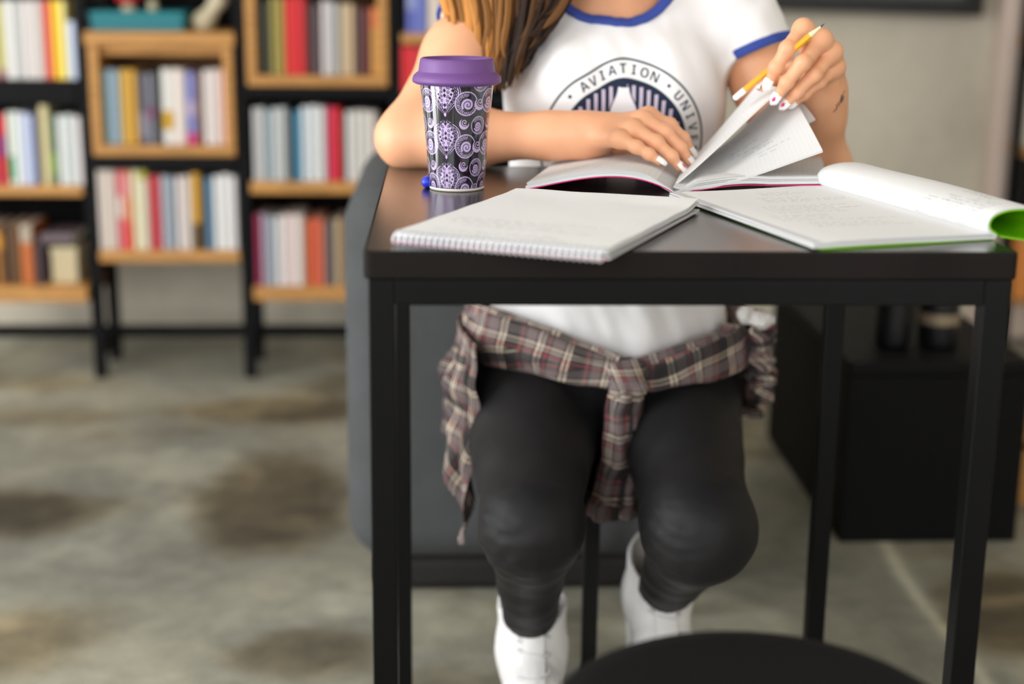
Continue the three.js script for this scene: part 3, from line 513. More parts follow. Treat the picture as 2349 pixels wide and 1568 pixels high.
  mesh('foot_rim', lathe([[0.0285, 0], [0.031, 0], [0.0318, 0.002], [0.0312, 0.0032], [0.0285, 0.0032]], 64), std(0xe4ded2, 0.4), o);
  mesh('lid', lathe([[0.0424, 0.119], [0.047, 0.1195], [0.0505, 0.1215], [0.0508, 0.1245], [0.0495, 0.1285], [0.0465, 0.1315], [0.0442, 0.133], [0.0436, 0.1345], [0.0425, 0.1425], [0.0416, 0.1468], [0.0398, 0.1485], [0.0380, 0.1480], [0.0368, 0.1460], [0.036, 0.1437], [0.0352, 0.1430], [0, 0.1430]], 96), std(0x6a4282, 0.5, { sheen: 0.3, sheenColor: new THREE.Color(0.6, 0.5, 0.8), sheenRoughness: 0.5 }), o);
  mesh('drinking_hole', lathe([[0, 0.1446], [0.004, 0.1446], [0.0052, 0.1455], [0.0046, 0.1462], [0.0038, 0.1452]], 24).scale(1.5, 1, 1).translate(0.012, -0.0014, 0.022), std(0x512f7a, 0.5), o);
}
{ // pen behind the mug
  const o = thing('pen', 'blue pen lying behind the travel mug, its rounded end showing', 'pen', [-0.249, T + 0.0072, -0.384], -0.12);
  const r = 0.0068;
  mesh('end_cap', lathe([[0, 0], [0.0035, 0.0006], [0.006, 0.003], [r, 0.008], [r, 0.02], [0, 0.02]], 24).rotateX(-Math.PI / 2), std(0x2438c8, 0.3), o);
  mesh('ring', lathe([[0, 0.02], [r + 0.0003, 0.02], [r + 0.0003, 0.0235], [0, 0.0235]], 24).rotateX(-Math.PI / 2), std(0x0c0c14, 0.4), o);
  mesh('barrel', lathe([[0, 0.0235], [r - 0.0004, 0.0235], [r - 0.0008, 0.115], [0.003, 0.13], [0, 0.13]], 24).rotateX(-Math.PI / 2), std(0x1c2a90, 0.3), o);
}
{ // spiral notebook: local x along the coil, local z towards the coil
  const o = thing('spiral_notebook', 'white spiral notebook overhanging the front table edge, coil towards the viewer', 'notebook', [-0.276, T + 0.0006, -0.035], -0.434);
  const L = 0.209, D = 0.296;
  const wob = (u, v) => 0.0012 * noise(u * 4, v * 4, 5) + 0.0026 * smooth(0.86, 1, v) * (0.5 + u);
  const stackOf = (y0, y1, x0, x1, d, name, mat, dz = 0) => mesh(name, sheet((u, v) => V(lerp(x0, x1, u), (y0 + y1) / 2 + wob(u, v) * (y0 > 0.003 ? 1 : 0.15), -0.006 - v * d + dz), 14, 20, y1 - y0), mat, o);
  stackOf(0.0, 0.0011, -0.0022, L - 0.003, D - 0.004, 'back_cover', pinkCover);
  stackOf(0.0013, 0.0032, 0.0, L + 0.001, D - 0.003, 'page_block', edgePaper2);
  stackOf(0.0042, 0.0050, 0.002, L - 0.0012, D - 0.002, 'gap_shade_sheet', std(0x2a2c3c, 0.6));  // dark colour stands in for the shade in the gap between page blocks
  stackOf(0.0053, 0.0072, 0.0, L - 0.0005, D - 0.001, 'page_block', edgePaper);
  stackOf(0.0074, 0.0100, 0.0005, L - 0.002, D - 0.004, 'page_block', edgePaper);
  const tex = paperTex(1024, 1448, 31, { lines: 40, blocks: [[90, 960, 820, 4, 40, 1.7], [200, 1130, 640, 2, 40, 1.7], [120, 1290, 840, 3, 42, 1.9]], ink: 'rgba(84,84,98,0.6)' });
  mesh('top_page', sheet((u, v) => V(lerp(0.0, L - 0.001, u), 0.0104 + wob(u, v), -0.006 - v * D), 16, 22, 0.0005, (u, v) => [u, v]), paperMat(tex), o);
  const ring = sweep((t) => { const a = t * 6.283; return V(0.0011 * Math.sin(a), 0.0058 + 0.0064 * Math.sin(a), 0.0022 + 0.0092 * Math.cos(a)); }, (th) => [Math.cos(th) * 0.00105, Math.sin(th) * 0.00105], 26, 6, true, V(1, 0, 0));
  const wire = std(0xe6e6ea, 0.35), n = 34;
  for (let i = 0; i < n; i++) { const r = mesh('wire_ring', ring, wire, o); r.position.set(0.004 + i * (L - 0.009) / (n - 1), 0, -0.004); }
}
{ // green pad: spine along its right side, leaves folded over into a loop
  const o = thing('green_notepad', 'large white notepad with green cover, its leaves rolled back over the spine', 'notebook', [0.111, T + 0.0006, -0.007], 0);
  const R0 = V(0.191, 0, -0.058), L0 = V(-0.088, 0, -0.313); // near edge, left edge (from the near corner)
  const at = (u, v, y) => R0.clone().multiplyScalar(u).addScaledVector(L0, v).setY(y);
  mesh('back_cover', sheet((u, v) => at(lerp(0.035, 1, u), lerp(0.001, 1, v), 0.0006), 2, 2, 0.0011), greenCover, o);
  mesh('page_block', sheet((u, v) => at(u, v, 0.0026 + 0.0006 * Math.sin(u * 5 + v * 3)), 8, 12, 0.0026), edgePaper, o);
  mesh('page_block', sheet((u, v) => at(lerp(0.006, 1, u), lerp(0.003, 0.998, v), 0.0051 + 0.0006 * Math.sin(u * 5 + v * 3)), 8, 12, 0.002), edgePaper2, o);
  const tex = paperTex(1024, 1448, 77, { blocks: [[470, 150, 470, 3, 34, 1.4], [380, 300, 560, 4, 40, 1.6], [250, 560, 600, 5, 44, 1.7], [140, 820, 700, 4, 44, 1.6], [240, 1030, 560, 3, 44, 1.6]], ink: 'rgba(84,84,98,0.6)' });
  mesh('top_page', sheet((u, v) => at(u, v, 0.0064 + 0.0007 * Math.sin(u * 5 + v * 3) - 0.0012 * smooth(0.12, 0, u)), 16, 20, 0.0005, (u, v) => [u, v]), paperMat(tex), o);
  // loop: cross-section in (across, up), swept along the spine
  const S = R0.clone(), along = L0.clone(), out = V(0.963, 0, -0.271);
  const loop = [[0.0, 0.006], [-0.009, 0.016], [-0.0105, 0.029], [-0.003, 0.041], [0.014, 0.0485], [0.036, 0.049], [0.057, 0.041], [0.070, 0.024], [0.070, 0.006], [0.052, -0.008], [0.026, -0.004], [0.004, 0.0022]];
  const lp = (k) => (u, v) => { const [a, y] = spline(loop, u), b = 1 + 0.10 * (v - 0.5), ny = 0.60 + 0.05 * v; const n = k; return S.clone().addScaledVector(along, lerp(-0.004, 0.998, v)).addScaledVector(out, a * b).setY(y * ny * (y < 0 ? smooth(0.45, 0.1, v) : 1) + 0.0008 * Math.sin(v * 7 + u * 9) * smooth(0.1, 0.4, u) * smooth(1, 0.7, u) + n); };
  const tex2 = paperTex(1024, 1024, 99, { blocks: [[60, 640, 130, 4, 34, 1.9], [110, 120, 300, 3, 40, 1.9], [60, 300, 300, 5, 40, 1.9], [150, 520, 260, 3, 40, 1.9], [60, 820, 380, 3, 46, 2.2]], ink: 'rgba(80,80,96,0.7)' });
  const inner = (u, v) => { const p = lp(0)(u, v), q = lp(0)(Math.min(1, u + 0.01), v), w = lp(0)(Math.max(0, u - 0.01), v), t = q.sub(w), n = t.cross(along).normalize(); return p.addScaledVector(n, -0.0016); };
  const outer = (u, v) => { const p = lp(0)(u, v), q = lp(0)(Math.min(1, u + 0.01), v), w = lp(0)(Math.max(0, u - 0.01), v), t = q.sub(w), n = t.cross(along).normalize(); return p.addScaledVector(n, 0.0004); };
  mesh('folded_leaves', sheet((u, v) => outer(u * 0.86, v), 48, 16, 0.0016, (u, v) => [v, 1 - u]), paperMat(tex2), o);
  mesh('front_cover', sheet(inner, 56, 16, 0.0011), greenCover, o);
}
{ // open book with a pink cover and a bundle of leaves being turned
  const o = thing('exercise_book', 'open pink-covered exercise book with a bundle of leaves being turned', 'book', [0.033, T + 0.0006, -0.353], 0);
  const sp = V(0.043, 0, -0.190); // the gutter, from its near end
  const left = V(-0.168, 0, -0.021), right = V(0.180, 0, -0.018);
  const hump = (s) => 0.019 * Math.sin(Math.PI * Math.pow(s, 0.82)) * (1 - 0.25 * s); // arch of the left half
  const leftAt = (y) => (u, v) => left.clone().multiplyScalar(u * (1 - 0.02 * v)).addScaledVector(sp, v * 1).setY(y * (0.15 + 0.85 * smooth(0, 0.22, u)) + hump(u) * (1 - 0.12 * v));
  mesh('cover', sheet((u, v) => leftAt(0.0008)(lerp(0, 1.012, u), v), 28, 8, 0.0012), pinkCover, o);
  mesh('page_block', sheet(leftAt(0.0032), 28, 8, 0.0032), edgePaper, o);
  mesh('page_block', sheet((u, v) => leftAt(0.0062)(u * 0.99, v), 28, 8, 0.0024), edgePaper2, o);
  const lt = paperTex(700, 900, 12, { grid: 26, blocks: [[90, 120, 500, 6, 52, 1.5], [120, 520, 420, 5, 52, 1.5]], ink: 'rgba(80,84,140,0.38)', tone: 226 });
  mesh('left_page', sheet((u, v) => leftAt(0.0079)(u * 0.995, v), 30, 10, 0.0005, (u, v) => [1 - u, v]), paperMat(lt), o);
  const dip = (u) => 0.0045 * Math.sin(Math.PI * clamp(u * 1.6, 0, 1));
  const rightAt = (y, k = 1) => (u, v) => right.clone().multiplyScalar(u * k).addScaledVector(sp, v * 1).setY(y * smooth(-0.02, 0.16, u) + dip(u) * 0.5 + 0.0072 * smooth(0.02, 0.55, u));
  mesh('cover', sheet((u, v) => rightAt(0.0007)(u * 1.006, v), 24, 6, 0.0011), pinkCover, o);
  mesh('page_block', sheet(rightAt(0.0040, 1.0), 24, 6, 0.0036), edgePaper, o);
  mesh('page_block', sheet(rightAt(0.0070, 0.992), 24, 6, 0.0016), edgePaper2, o);
  mesh('page_block', sheet(rightAt(0.0093, 0.985), 24, 6, 0.0022), edgePaper, o);
  mesh('right_page', sheet(rightAt(0.0110, 0.98), 24, 8, 0.0005, (u, v) => [u, v]), paperMat(paperTex(700, 900, 18, { grid: 26, blocks: [[60, 100, 540, 10, 60, 1.5]], ink: 'rgba(80,84,140,0.3)', tone: 224 })), o);
  // leaves in the air: near outer corner N, far outer corner F, with a bulge near the gutter
  const leaf = (N, F, belly, lift) => (u, v) => {
    const base = sp.clone().multiplyScalar(v).setY(0.008), end = N.clone().lerp(F, v);
    const p = base.clone().lerp(end, u), bow = belly * Math.sin(Math.PI * Math.pow(u, 0.7)) * (1 - u * 0.4);
    const rise = end.clone().sub(base).normalize(), nrm = V(-rise.y, Math.hypot(rise.x, rise.z), 0).normalize();
    return p.addScaledVector(nrm, bow + lift * Math.sin(Math.PI * v) * u);
  };
  const wt = paperTex(900, 1000, 41, { grid: 28, blocks: [[330, 430, 330, 3, 54, 1.7], [420, 560, 260, 2, 54, 1.7], [180, 140, 420, 2, 60, 1.5], [90, 60, 300, 1, 60, 1.5], [520, 700, 260, 2, 54, 1.5]], ink: 'rgba(44,52,130,0.95)', tone: 224 });
  const l1 = leaf(V(0.173, 0.047, -0.017), V(0.166, 0.107, -0.179), -0.012, 0.003);
  mesh('turned_leaves', sheet(l1, 30, 20, 0.0030, (u, v) => [u, v]), paperMat(wt), o);
  const l2 = leaf(V(0.141, 0.110, -0.121), V(0.130, 0.108, -0.192), -0.003, 0.002);
  mesh('upper_leaves', sheet((u, v) => l2(u, lerp(0.10 * (1 - u) - 0.08 * u, 1, v)), 30, 16, 0.0016, (u, v) => [u, v]), paperMat(paperTex(700, 900, 52, { grid: 26, tone: 230, blocks: [[80, 200, 500, 8, 60, 1.4]], ink: 'rgba(80,84,140,0.3)' })), o);
  const l3 = leaf(V(0.196, 0.060, -0.117), V(0.180, 0.094, -0.185), -0.010, 0.004);
  mesh('lower_leaves', sheet((u, v) => l3(u, lerp(0.25, 1, v)), 24, 14, 0.0014), plainPaper, o);
}

// ---------------------------------------------------------------- the woman
const HR = { wrist: [0.241, 0.855, -0.525], index: [[0.198, 0.931, -0.465], [0.176, 0.909, -0.447], [0.164, 0.887, -0.449], [0.158, 0.869, -0.456]], middle: [[0.221, 0.919, -0.465], [0.194, 0.893, -0.442], [0.177, 0.87, -0.445], [0.168, 0.852, -0.453]], ring: [[0.237, 0.904, -0.475], [0.211, 0.878, -0.453], [0.192, 0.858, -0.455], [0.181, 0.844, -0.462]], pinky: [[0.245, 0.885, -0.487], [0.222, 0.868, -0.47], [0.204, 0.854, -0.468], [0.193, 0.843, -0.473]], thumb: [[0.228, 0.863, -0.525], [0.202, 0.877, -0.522], [0.181, 0.87, -0.512], [0.163, 0.860, -0.500]], elbow: [0.274, 0.69, -0.645], shoulder: [0.155, 0.97, -0.725] };
const HL = { wrist: [-0.053, 0.798, -0.52], middle: [[0.012, 0.82, -0.487], [0.038, 0.807, -0.472], [0.056, 0.789, -0.468], [0.068, 0.773, -0.466]], ring: [[-0.003, 0.812, -0.467], [0.025, 0.797, -0.452], [0.043, 0.781, -0.448], [0.053, 0.769, -0.446]], pinky: [[-0.02, 0.801, -0.452], [0.0, 0.793, -0.441], [0.015, 0.785, -0.437], [0.027, 0.777, -0.435]], index: [[0.022, 0.822, -0.508], [0.048, 0.812, -0.506], [0.065, 0.796, -0.502], [0.075, 0.780, -0.498]], thumb: [[-0.036, 0.79, -0.52], [-0.014, 0.785, -0.535], [0.008, 0.781, -0.538], [0.026, 0.777, -0.532]], elbow: [-0.276, 0.786, -0.585], shoulder: [-0.155, 0.97, -0.725] };
function handField(H, s) {
  const chain = (pts, r) => { const c = []; for (let i = 0; i < pts.length - 1; i++) c.push(cone(pts[i], pts[i + 1], r[i], r[i + 1])); for (let i = 1; i < pts.length - 1; i++) c.push(ell(pts[i], [r[i] * 1.07, r[i] * 1.07, r[i] * 1.07])); return blend(0.004, ...c); };
  const k = { index: 1, middle: 1.02, ring: 0.97, pinky: 0.84 };
  const F = Object.keys(k).map((n) => chain(H[n], [0.0102, 0.0088, 0.0076, 0.0058].map((r) => r * k[n])));
  const th = chain(H.thumb, [0.0135, 0.0112, 0.0098, 0.0070]);
  const w = H.wrist, palm = blend(0.014, cone(w, H.index[0], 0.0165, 0.0112), cone(w, H.middle[0], 0.0175, 0.0112), cone(w, H.ring[0], 0.0175, 0.0108), cone(w, H.pinky[0], 0.0165, 0.0102), cone(w, H.thumb[0], 0.017, 0.0135));
  const tendons = Object.keys(k).map((n) => ell(H[n][0], [0.0118 * k[n], 0.0118 * k[n], 0.0118 * k[n]]));
  return (x, y, z) => { let f = F[0](x, y, z); for (let i = 1; i < 4; i++) f = smin(f, F[i](x, y, z), 0.0016); let p = palm(x, y, z); for (const t of tendons) p = smin(p, t(x, y, z), 0.006); return smin(smin(p, f, 0.007), th(x, y, z), 0.007); };
}
const handR = handField(HR, 1), handL = handField(HL, -1);
const mix3 = (a, b, t) => [0, 1, 2].map((i) => lerp(a[i], b[i], t));
const armField = (H) => {
  const m = mix3(H.elbow, H.wrist, 0.3), w2 = mix3(H.elbow, H.wrist, 0.82);
  return blend(0.03, cone([H.shoulder[0] * 0.9, H.shoulder[1] - 0.01, H.shoulder[2]], mix3(H.shoulder, H.elbow, 0.45), 0.044, 0.042), cone(mix3(H.shoulder, H.elbow, 0.45), H.elbow, 0.042, 0.034), cone(H.elbow, m, 0.034, 0.0385), cone(m, w2, 0.0385, 0.0245), cone(w2, H.wrist, 0.0245, 0.0215), cone(H.wrist, mix3(H.wrist, H.middle[0], 0.4), 0.0215, 0.016));
};
const armR = armField(HR), armL = armField(HL);
const LEG = { L: { hip: [-0.104, 0.396, -0.70], knee: [-0.121, 0.330, -0.395], ankle: [-0.112, 0.130, -0.56] }, R: { hip: [0.099, 0.398, -0.70], knee: [0.087, 0.325, -0.397], ankle: [0.078, 0.155, -0.598] } };
const torsoRows = (g) => [[0.36, 0.165 + g, 0.112 + g, 0, -0.725], [0.44, 0.172 + g, 0.118 + g, 0, -0.722], [0.52, 0.165 + g, 0.114 + g, 0, -0.718], [0.66, 0.142 + g, 0.096 + g, 0.002, -0.718], [0.75, 0.142 + g, 0.098 + g, 0.003, -0.716], [0.83, 0.150 + g, 0.106 + g, 0.003, -0.716], [0.89, 0.152 + g, 0.098 + g, 0.002, -0.722], [0.94, 0.135 + g, 0.080 + g, 0, -0.73], [0.985, 0.09 + g, 0.06 + g, 0, -0.735], [1.0, 0.06 + g, 0.05 + g, 0, -0.735]];
const torsoIn = stack(torsoRows(-0.022));
// head, bowed over the book (above the frame)
const HC = V(-0.01, 1.135, -0.635), tilt = new THREE.Quaternion().setFromEuler(new THREE.Euler(0.62, -0.12, 0.06)), tiltInv = tilt.clone().invert();
const headLocal = (() => {
  const skull = ell([0, 0.03, -0.012], [0.074, 0.092, 0.094]), jaw = blend(0.03, cone([0, -0.07, 0.055], [-0.045, -0.03, 0.0], 0.022, 0.028), cone([0, -0.07, 0.055], [0.045, -0.03, 0.0], 0.022, 0.028), ell([0, -0.02, 0.03], [0.06, 0.06, 0.055]));
  const nose = blend(0.008, cone([0, 0.012, 0.082], [0, -0.022, 0.099], 0.006, 0.0095), ell([0.009, -0.026, 0.090], [0.008, 0.007, 0.008]), ell([-0.009, -0.026, 0.090], [0.008, 0.007, 0.008]));
  const lips = blend(0.004, ell([0, -0.047, 0.079], [0.021, 0.0045, 0.008]), ell([0, -0.0545, 0.078], [0.018, 0.005, 0.008]));
  const cheeks = blend(0.02, ell([0.036, -0.018, 0.055], [0.026, 0.026, 0.022]), ell([-0.036, -0.018, 0.055], [0.026, 0.026, 0.022])), brow = blend(0.02, ell([0.027, 0.030, 0.076], [0.022, 0.006, 0.01]), ell([-0.027, 0.030, 0.076], [0.022, 0.006, 0.01]));
  const eyeHollow = ell([0.029, 0.009, 0.083], [0.0145, 0.0055, 0.013]), eyes = (x, y, z) => eyeHollow(Math.abs(x), y, z);
  const ears = (x, y, z) => ell([0.074, 0.0, -0.012], [0.009, 0.028, 0.017])(Math.abs(x), y, z);
  return (x, y, z) => { let d = smin(skull(x, y, z), jaw(x, y, z), 0.04); d = smin(d, cheeks(x, y, z), 0.02); d = smin(d, brow(x, y, z), 0.015); d = smax(d, -eyes(x, y, z), 0.008); d = smin(d, nose(x, y, z), 0.01); d = smin(d, lips(x, y, z), 0.006); return smin(d, ears(x, y, z), 0.008); };
})();
const qv = new THREE.Vector3();
const head = (x, y, z) => { qv.set(x - HC.x, y - HC.y, z - HC.z).applyQuaternion(tiltInv); return headLocal(qv.x, qv.y, qv.z); };
const neck = blend(0.03, cone([0.0, 0.93, -0.715], [-0.003, 1.06, -0.675], 0.056, 0.05), cone([-0.09, 0.955, -0.722], [0, 0.975, -0.715], 0.03, 0.042), cone([0.09, 0.955, -0.722], [0, 0.975, -0.715], 0.03, 0.042));
const legIn = blend(0.02, ...['L', 'R'].flatMap((s) => { const l = LEG[s]; return [cone(l.hip, l.knee, 0.064, 0.040), cone(l.knee, mix3(l.knee, l.ankle, 0.45), 0.040, 0.033), cone(mix3(l.knee, l.ankle, 0.45), l.ankle, 0.033, 0.026), cone(l.ankle, [l.ankle[0], l.ankle[1] - 0.06, l.ankle[2] + 0.01], 0.027, 0.027)]; }));
const bodyField = (x, y, z) => {
  let d = torsoIn(x, y, z); d = smin(d, neck(x, y, z), 0.03);
  if (y > 0.95) d = smin(d, head(x, y, z), 0.03);
  if (y < 0.6) d = smin(d, legIn(x, y, z), 0.04);
  const aL = x < 0.1 ? smin(armL(x, y, z), handL(x, y, z), 0.012) : 9, aR = x > -0.05 ? smin(armR(x, y, z), handR(x, y, z), 0.012) : 9;
  return smin(d, Math.min(aL, aR), 0.02);
};
const beyond = (H) => { const a = mix3(H.elbow, H.wrist, 0.9), d = [0, 1, 2].map((i) => H.wrist[i] - H.elbow[i]); return (x, y, z, e = 0) => ((x - a[0]) * d[0] + (y - a[1]) * d[1] + (z - a[2]) * d[2]) / Math.hypot(...d) > e && Math.hypot(x - H.middle[0][0], y - H.middle[0][1], z - H.middle[0][2]) < 0.16; };
const inL = beyond(HL), inR = beyond(HR);
const handBoxL = (x, y, z) => x > -0.12 && z > -0.56, handBoxR = (x, y, z) => x > 0.13 && y > 0.82 && z > -0.57;
const bodyUV = (p) => [p[0] * 4 + p[2] * 3, p[1] * 4];
const skinTint = (p, n) => { const k = 1 + 0.05 * fbm(p[0] * 30, p[1] * 30, p[2] * 30, 3), r = 0.04 * noise(p[0] * 55, p[1] * 55, p[2] * 55); return [k * (1 + r * 0.2), k * (1 - r), k * (1 - r * 1.3)]; };
const bodyGeo = mergeGeometries([
  iso(bodyField, [-0.36, -0.0, -0.86], [0.36, 1.28, -0.28], 0.0072, { uv: bodyUV, color: skinTint, keep: (x, y, z) => !((inL(x, y, z, 0.001) && handBoxL(x, y, z)) || (inR(x, y, z, 0.001) && handBoxR(x, y, z)) || y > 1.0) }),
  iso(bodyField, [-0.12, 0.99, -0.78], [0.12, 1.28, -0.46], 0.0038, { uv: bodyUV, color: skinTint, keep: (x, y, z) => y > 0.997 }),
  iso(bodyField, [-0.10, 0.745, -0.57], [0.115, 0.86, -0.415], 0.0021, { uv: bodyUV, color: skinTint, keep: (x, y, z) => inL(x, y, z, -0.001) && handBoxL(x, y, z) }),
  iso(bodyField, [0.14, 0.80, -0.575], [0.29, 0.96, -0.41], 0.0021, { uv: bodyUV, color: skinTint, keep: (x, y, z) => inR(x, y, z, -0.001) && handBoxR(x, y, z) }),
]);
const woman = thing('person', 'seated woman in white printed t-shirt, black jeans and tied plaid shirt, turning pages', 'person', [0, 0, 0]);
const skin = std(0xe6a880, 0.46, { vertexColors: true, sheen: 0.25, sheenColor: new THREE.Color(1, 0.75, 0.6), sheenRoughness: 0.6 });
const body = mesh('body', bodyGeo, skin, woman);
for (const s of [-1, 1]) { // eyes under lowered lids, brows
  const p = V(s * 0.029, 0.011, 0.0705).applyQuaternion(tilt).add(HC);
  mesh('eyeball', new THREE.SphereGeometry(0.0108, 20, 14).translate(p.x, p.y, p.z), std(0xf1ece6, 0.15), body);
  const q = V(s * 0.028, 0.006, 0.0795).applyQuaternion(tilt).add(HC);
  mesh('iris', new THREE.SphereGeometry(0.0048, 16, 10).scale(1, 1, 0.6).translate(q.x, q.y, q.z), std(0x3a2414, 0.2), body);
  const bp = [[0.014, 0.034, 0.083], [0.028, 0.0385, 0.081], [0.044, 0.034, 0.068]].map(([x, y, z]) => V(s * x, y, z).applyQuaternion(tilt).add(HC).toArray());
  mesh('eyebrow', tube(bp, (t) => 0.0024 * (1 - 0.6 * t), 12, 6), std(0x2a180e, 0.9), body);
}
// nails
const flower = canvas(128, 128, (g) => { g.fillStyle = '#f6f4f1'; g.fillRect(0, 0, 128, 128); g.fillStyle = '#f0187c'; for (let i = 0; i < 5; i++) { g.beginPath(); g.ellipse(64 + 13 * Math.cos(i * 1.257), 62 + 15 * Math.sin(i * 1.257), 11, 12, 0, 0, 6.3); g.fill(); } g.fillStyle = '#c00c50'; g.beginPath(); g.arc(64, 62, 7, 0, 6.3); g.fill(); g.strokeStyle = '#303040'; g.lineWidth = 3; g.beginPath(); g.moveTo(66, 78); g.quadraticCurveTo(70, 100, 84, 112); g.stroke(); });
const nailWhite = std(0xf3f1ed, 0.18, { clearcoat: 0.8, clearcoatRoughness: 0.05 }), nailFlower = std(0xffffff, 0.18, { map: flower, clearcoat: 0.8, clearcoatRoughness: 0.05 });
function nail(H, f, dorsal, r, mat, len = 0.0155, push = 0.0045) {
  const a = A(H[f][2]), b = A(H[f][3]), d = b.clone().sub(a).normalize(), n = A(dorsal).addScaledVector(d, -A(dorsal).dot(d)).normalize(), s = n.clone().cross(d).normalize();
  const g = sheet((u, v) => { const w = (u - 0.5) * 2, yy = (v - 0.42) * len, half = r * (v > 0.55 ? Math.sqrt(Math.max(0.05, 1 - ((v - 0.55) / 0.47) ** 2)) : v < 0.15 ? 0.72 + 0.28 * v / 0.15 : 1); return V(w * half, r * 0.62 * (1 - w * w) - r * 0.35 - 0.0012 * (v - 0.42) ** 2 * 4, yy); }, 8, 10, 0.0006, (u, v) => [u, v * 1.0]);
  const m = new THREE.Matrix4().makeBasis(s, n, d).setPosition(b.clone().addScaledVector(d, push - 0.004).addScaledVector(n, r * 0.86));
  mesh('fingernail', g.applyMatrix4(m), mat, woman);
}
nail(HR, 'index', [-0.35, 0.35, 0.9], 0.0060, nailWhite, 0.0175); nail(HR, 'middle', [-0.35, 0.3, 0.9], 0.0060, nailFlower, 0.0175); nail(HR, 'ring', [-0.25, 0.25, 0.95], 0.0057, nailFlower, 0.016); nail(HR, 'pinky', [-0.05, 0.2, 0.98], 0.0048, nailWhite, 0.014); nail(HR, 'thumb', [-0.4, 0.6, -0.6], 0.0064, nailWhite, 0.016);
nail(HL, 'pinky', [0.35, 0.75, 0.55], 0.0050, nailWhite, 0.015); nail(HL, 'ring', [0.4, 0.75, 0.5], 0.0057, nailFlower, 0.0165); nail(HL, 'middle', [0.4, 0.8, 0.4], 0.0058, nailWhite, 0.0165); nail(HL, 'index', [0.4, 0.8, 0.3], 0.0058, nailWhite, 0.0165); nail(HL, 'thumb', [0.2, 0.6, -0.7], 0.0064, nailWhite, 0.0155);
{ // small script tattoo on the outer side of the wrist
  const ink = std(0x2f3a3c, 0.8), on = (p) => { const q = p.slice(); for (let k = 0; k < 30; k++) { const d = bodyField(...q) - 0.00005; if (Math.abs(d) < 1e-5) break; const e = 5e-4, g = [bodyField(q[0] + e, q[1], q[2]) - bodyField(q[0] - e, q[1], q[2]), bodyField(q[0], q[1] + e, q[2]) - bodyField(q[0], q[1] - e, q[2]), bodyField(q[0], q[1], q[2] + e) - bodyField(q[0], q[1], q[2] - e)].map((v) => v / 2 / e), L = g[0] ** 2 + g[1] ** 2 + g[2] ** 2; for (let i = 0; i < 3; i++) q[i] -= g[i] * d / L; } return q; };
  const W = HR.wrist, strokes = [[[0.012, -0.002], [0.016, -0.008], [0.012, -0.013], [0.016, -0.017]], [[0.0165, 0.002], [0.013, -0.006], [0.017, -0.012]], [[0.010, -0.014], [0.013, -0.020], [0.010, -0.026]], [[0.017, -0.004], [0.019, -0.010], [0.0155, -0.014]]];
  mesh('tattoo', mergeGeometries(strokes.map((s) => tube(s.map(([x, y]) => on([W[0] + x, W[1] + y, W[2] + 0.02])), 0.0007, 20, 5))), ink, body);
}
// t-shirt
const cuff = (H, t) => { const c = mix3(H.shoulder, H.elbow, t), d = [0, 1, 2].map((i) => H.elbow[i] - H.shoulder[i]), L = Math.hypot(...d); return { c, d: d.map((v) => v / L) }; };
const cuffR = cuff(HR, 0.30), cuffL = cuff(HL, 0.30);
const sleeve = (H, c) => { const f = cone([H.shoulder[0] * 0.96, H.shoulder[1], H.shoulder[2]], mix3(H.shoulder, H.elbow, 0.40), 0.058, 0.053); return (x, y, z) => smax(f(x, y, z) + 0.003 * noise(x * 30, y * 30, z * 30), (x - c.c[0]) * c.d[0] + (y - c.c[1]) * c.d[1] + (z - c.c[2]) * c.d[2], 0.004); };
const sleeveR = sleeve(HR, cuffR), sleeveL = sleeve(HL, cuffL);
const shirtSolid = (() => {
  const T0 = stack(torsoRows(0.002)), bust = blend(0.05, ell([-0.058, 0.842, -0.652], [0.062, 0.056, 0.046]), ell([0.064, 0.842, -0.652], [0.062, 0.056, 0.046]));
  const sR = sleeveR, sL = sleeveL, yoke = blend(0.03, cone([-0.13, 0.975, -0.728], [0, 0.995, -0.722], 0.045, 0.05), cone([0.13, 0.975, -0.728], [0, 0.995, -0.722], 0.045, 0.05));
  return (x, y, z) => {
    let d = smin(T0(x, y, z), bust(x, y, z), 0.05); d = smin(d, yoke(x, y, z), 0.05); d = smin(d, Math.min(sR(x, y, z), sL(x, y, z)), 0.035);
    const f = 0.0042 * noise(x * 17 + y * 6, y * 5 - x * 3, z * 8 + 2.1) + 0.0022 * noise(x * 40 + y * 18, y * 9, z * 18) + (y < 0.62 ? 0.006 * noise(x * 26, y * 10, 4.4) : 0);
    return d + f;
  };
})();
const NK = { c: [-0.006, 0.974, -0.695], rx: 0.082, n: V(0, 0.80, 0.60).normalize() }; // the neckline lies in a tilted plane
const neckHole = (x, y, z) => { const q = V(x - NK.c[0], y - NK.c[1], z - NK.c[2]), h = q.dot(NK.n), r = q.addScaledVector(NK.n, -h), f = V(0, -0.6, 0.8), a = r.x / 0.080, b = r.dot(f) / 0.066; return Math.max((Math.hypot(a, b) - 1) * 0.066, -h - 0.07); };
const shirtField = (x, y, z) => { const s = shirtSolid(x, y, z); return Math.max(s, -(s + 0.008), 0.490 - y, -neckHole(x, y, z)); };
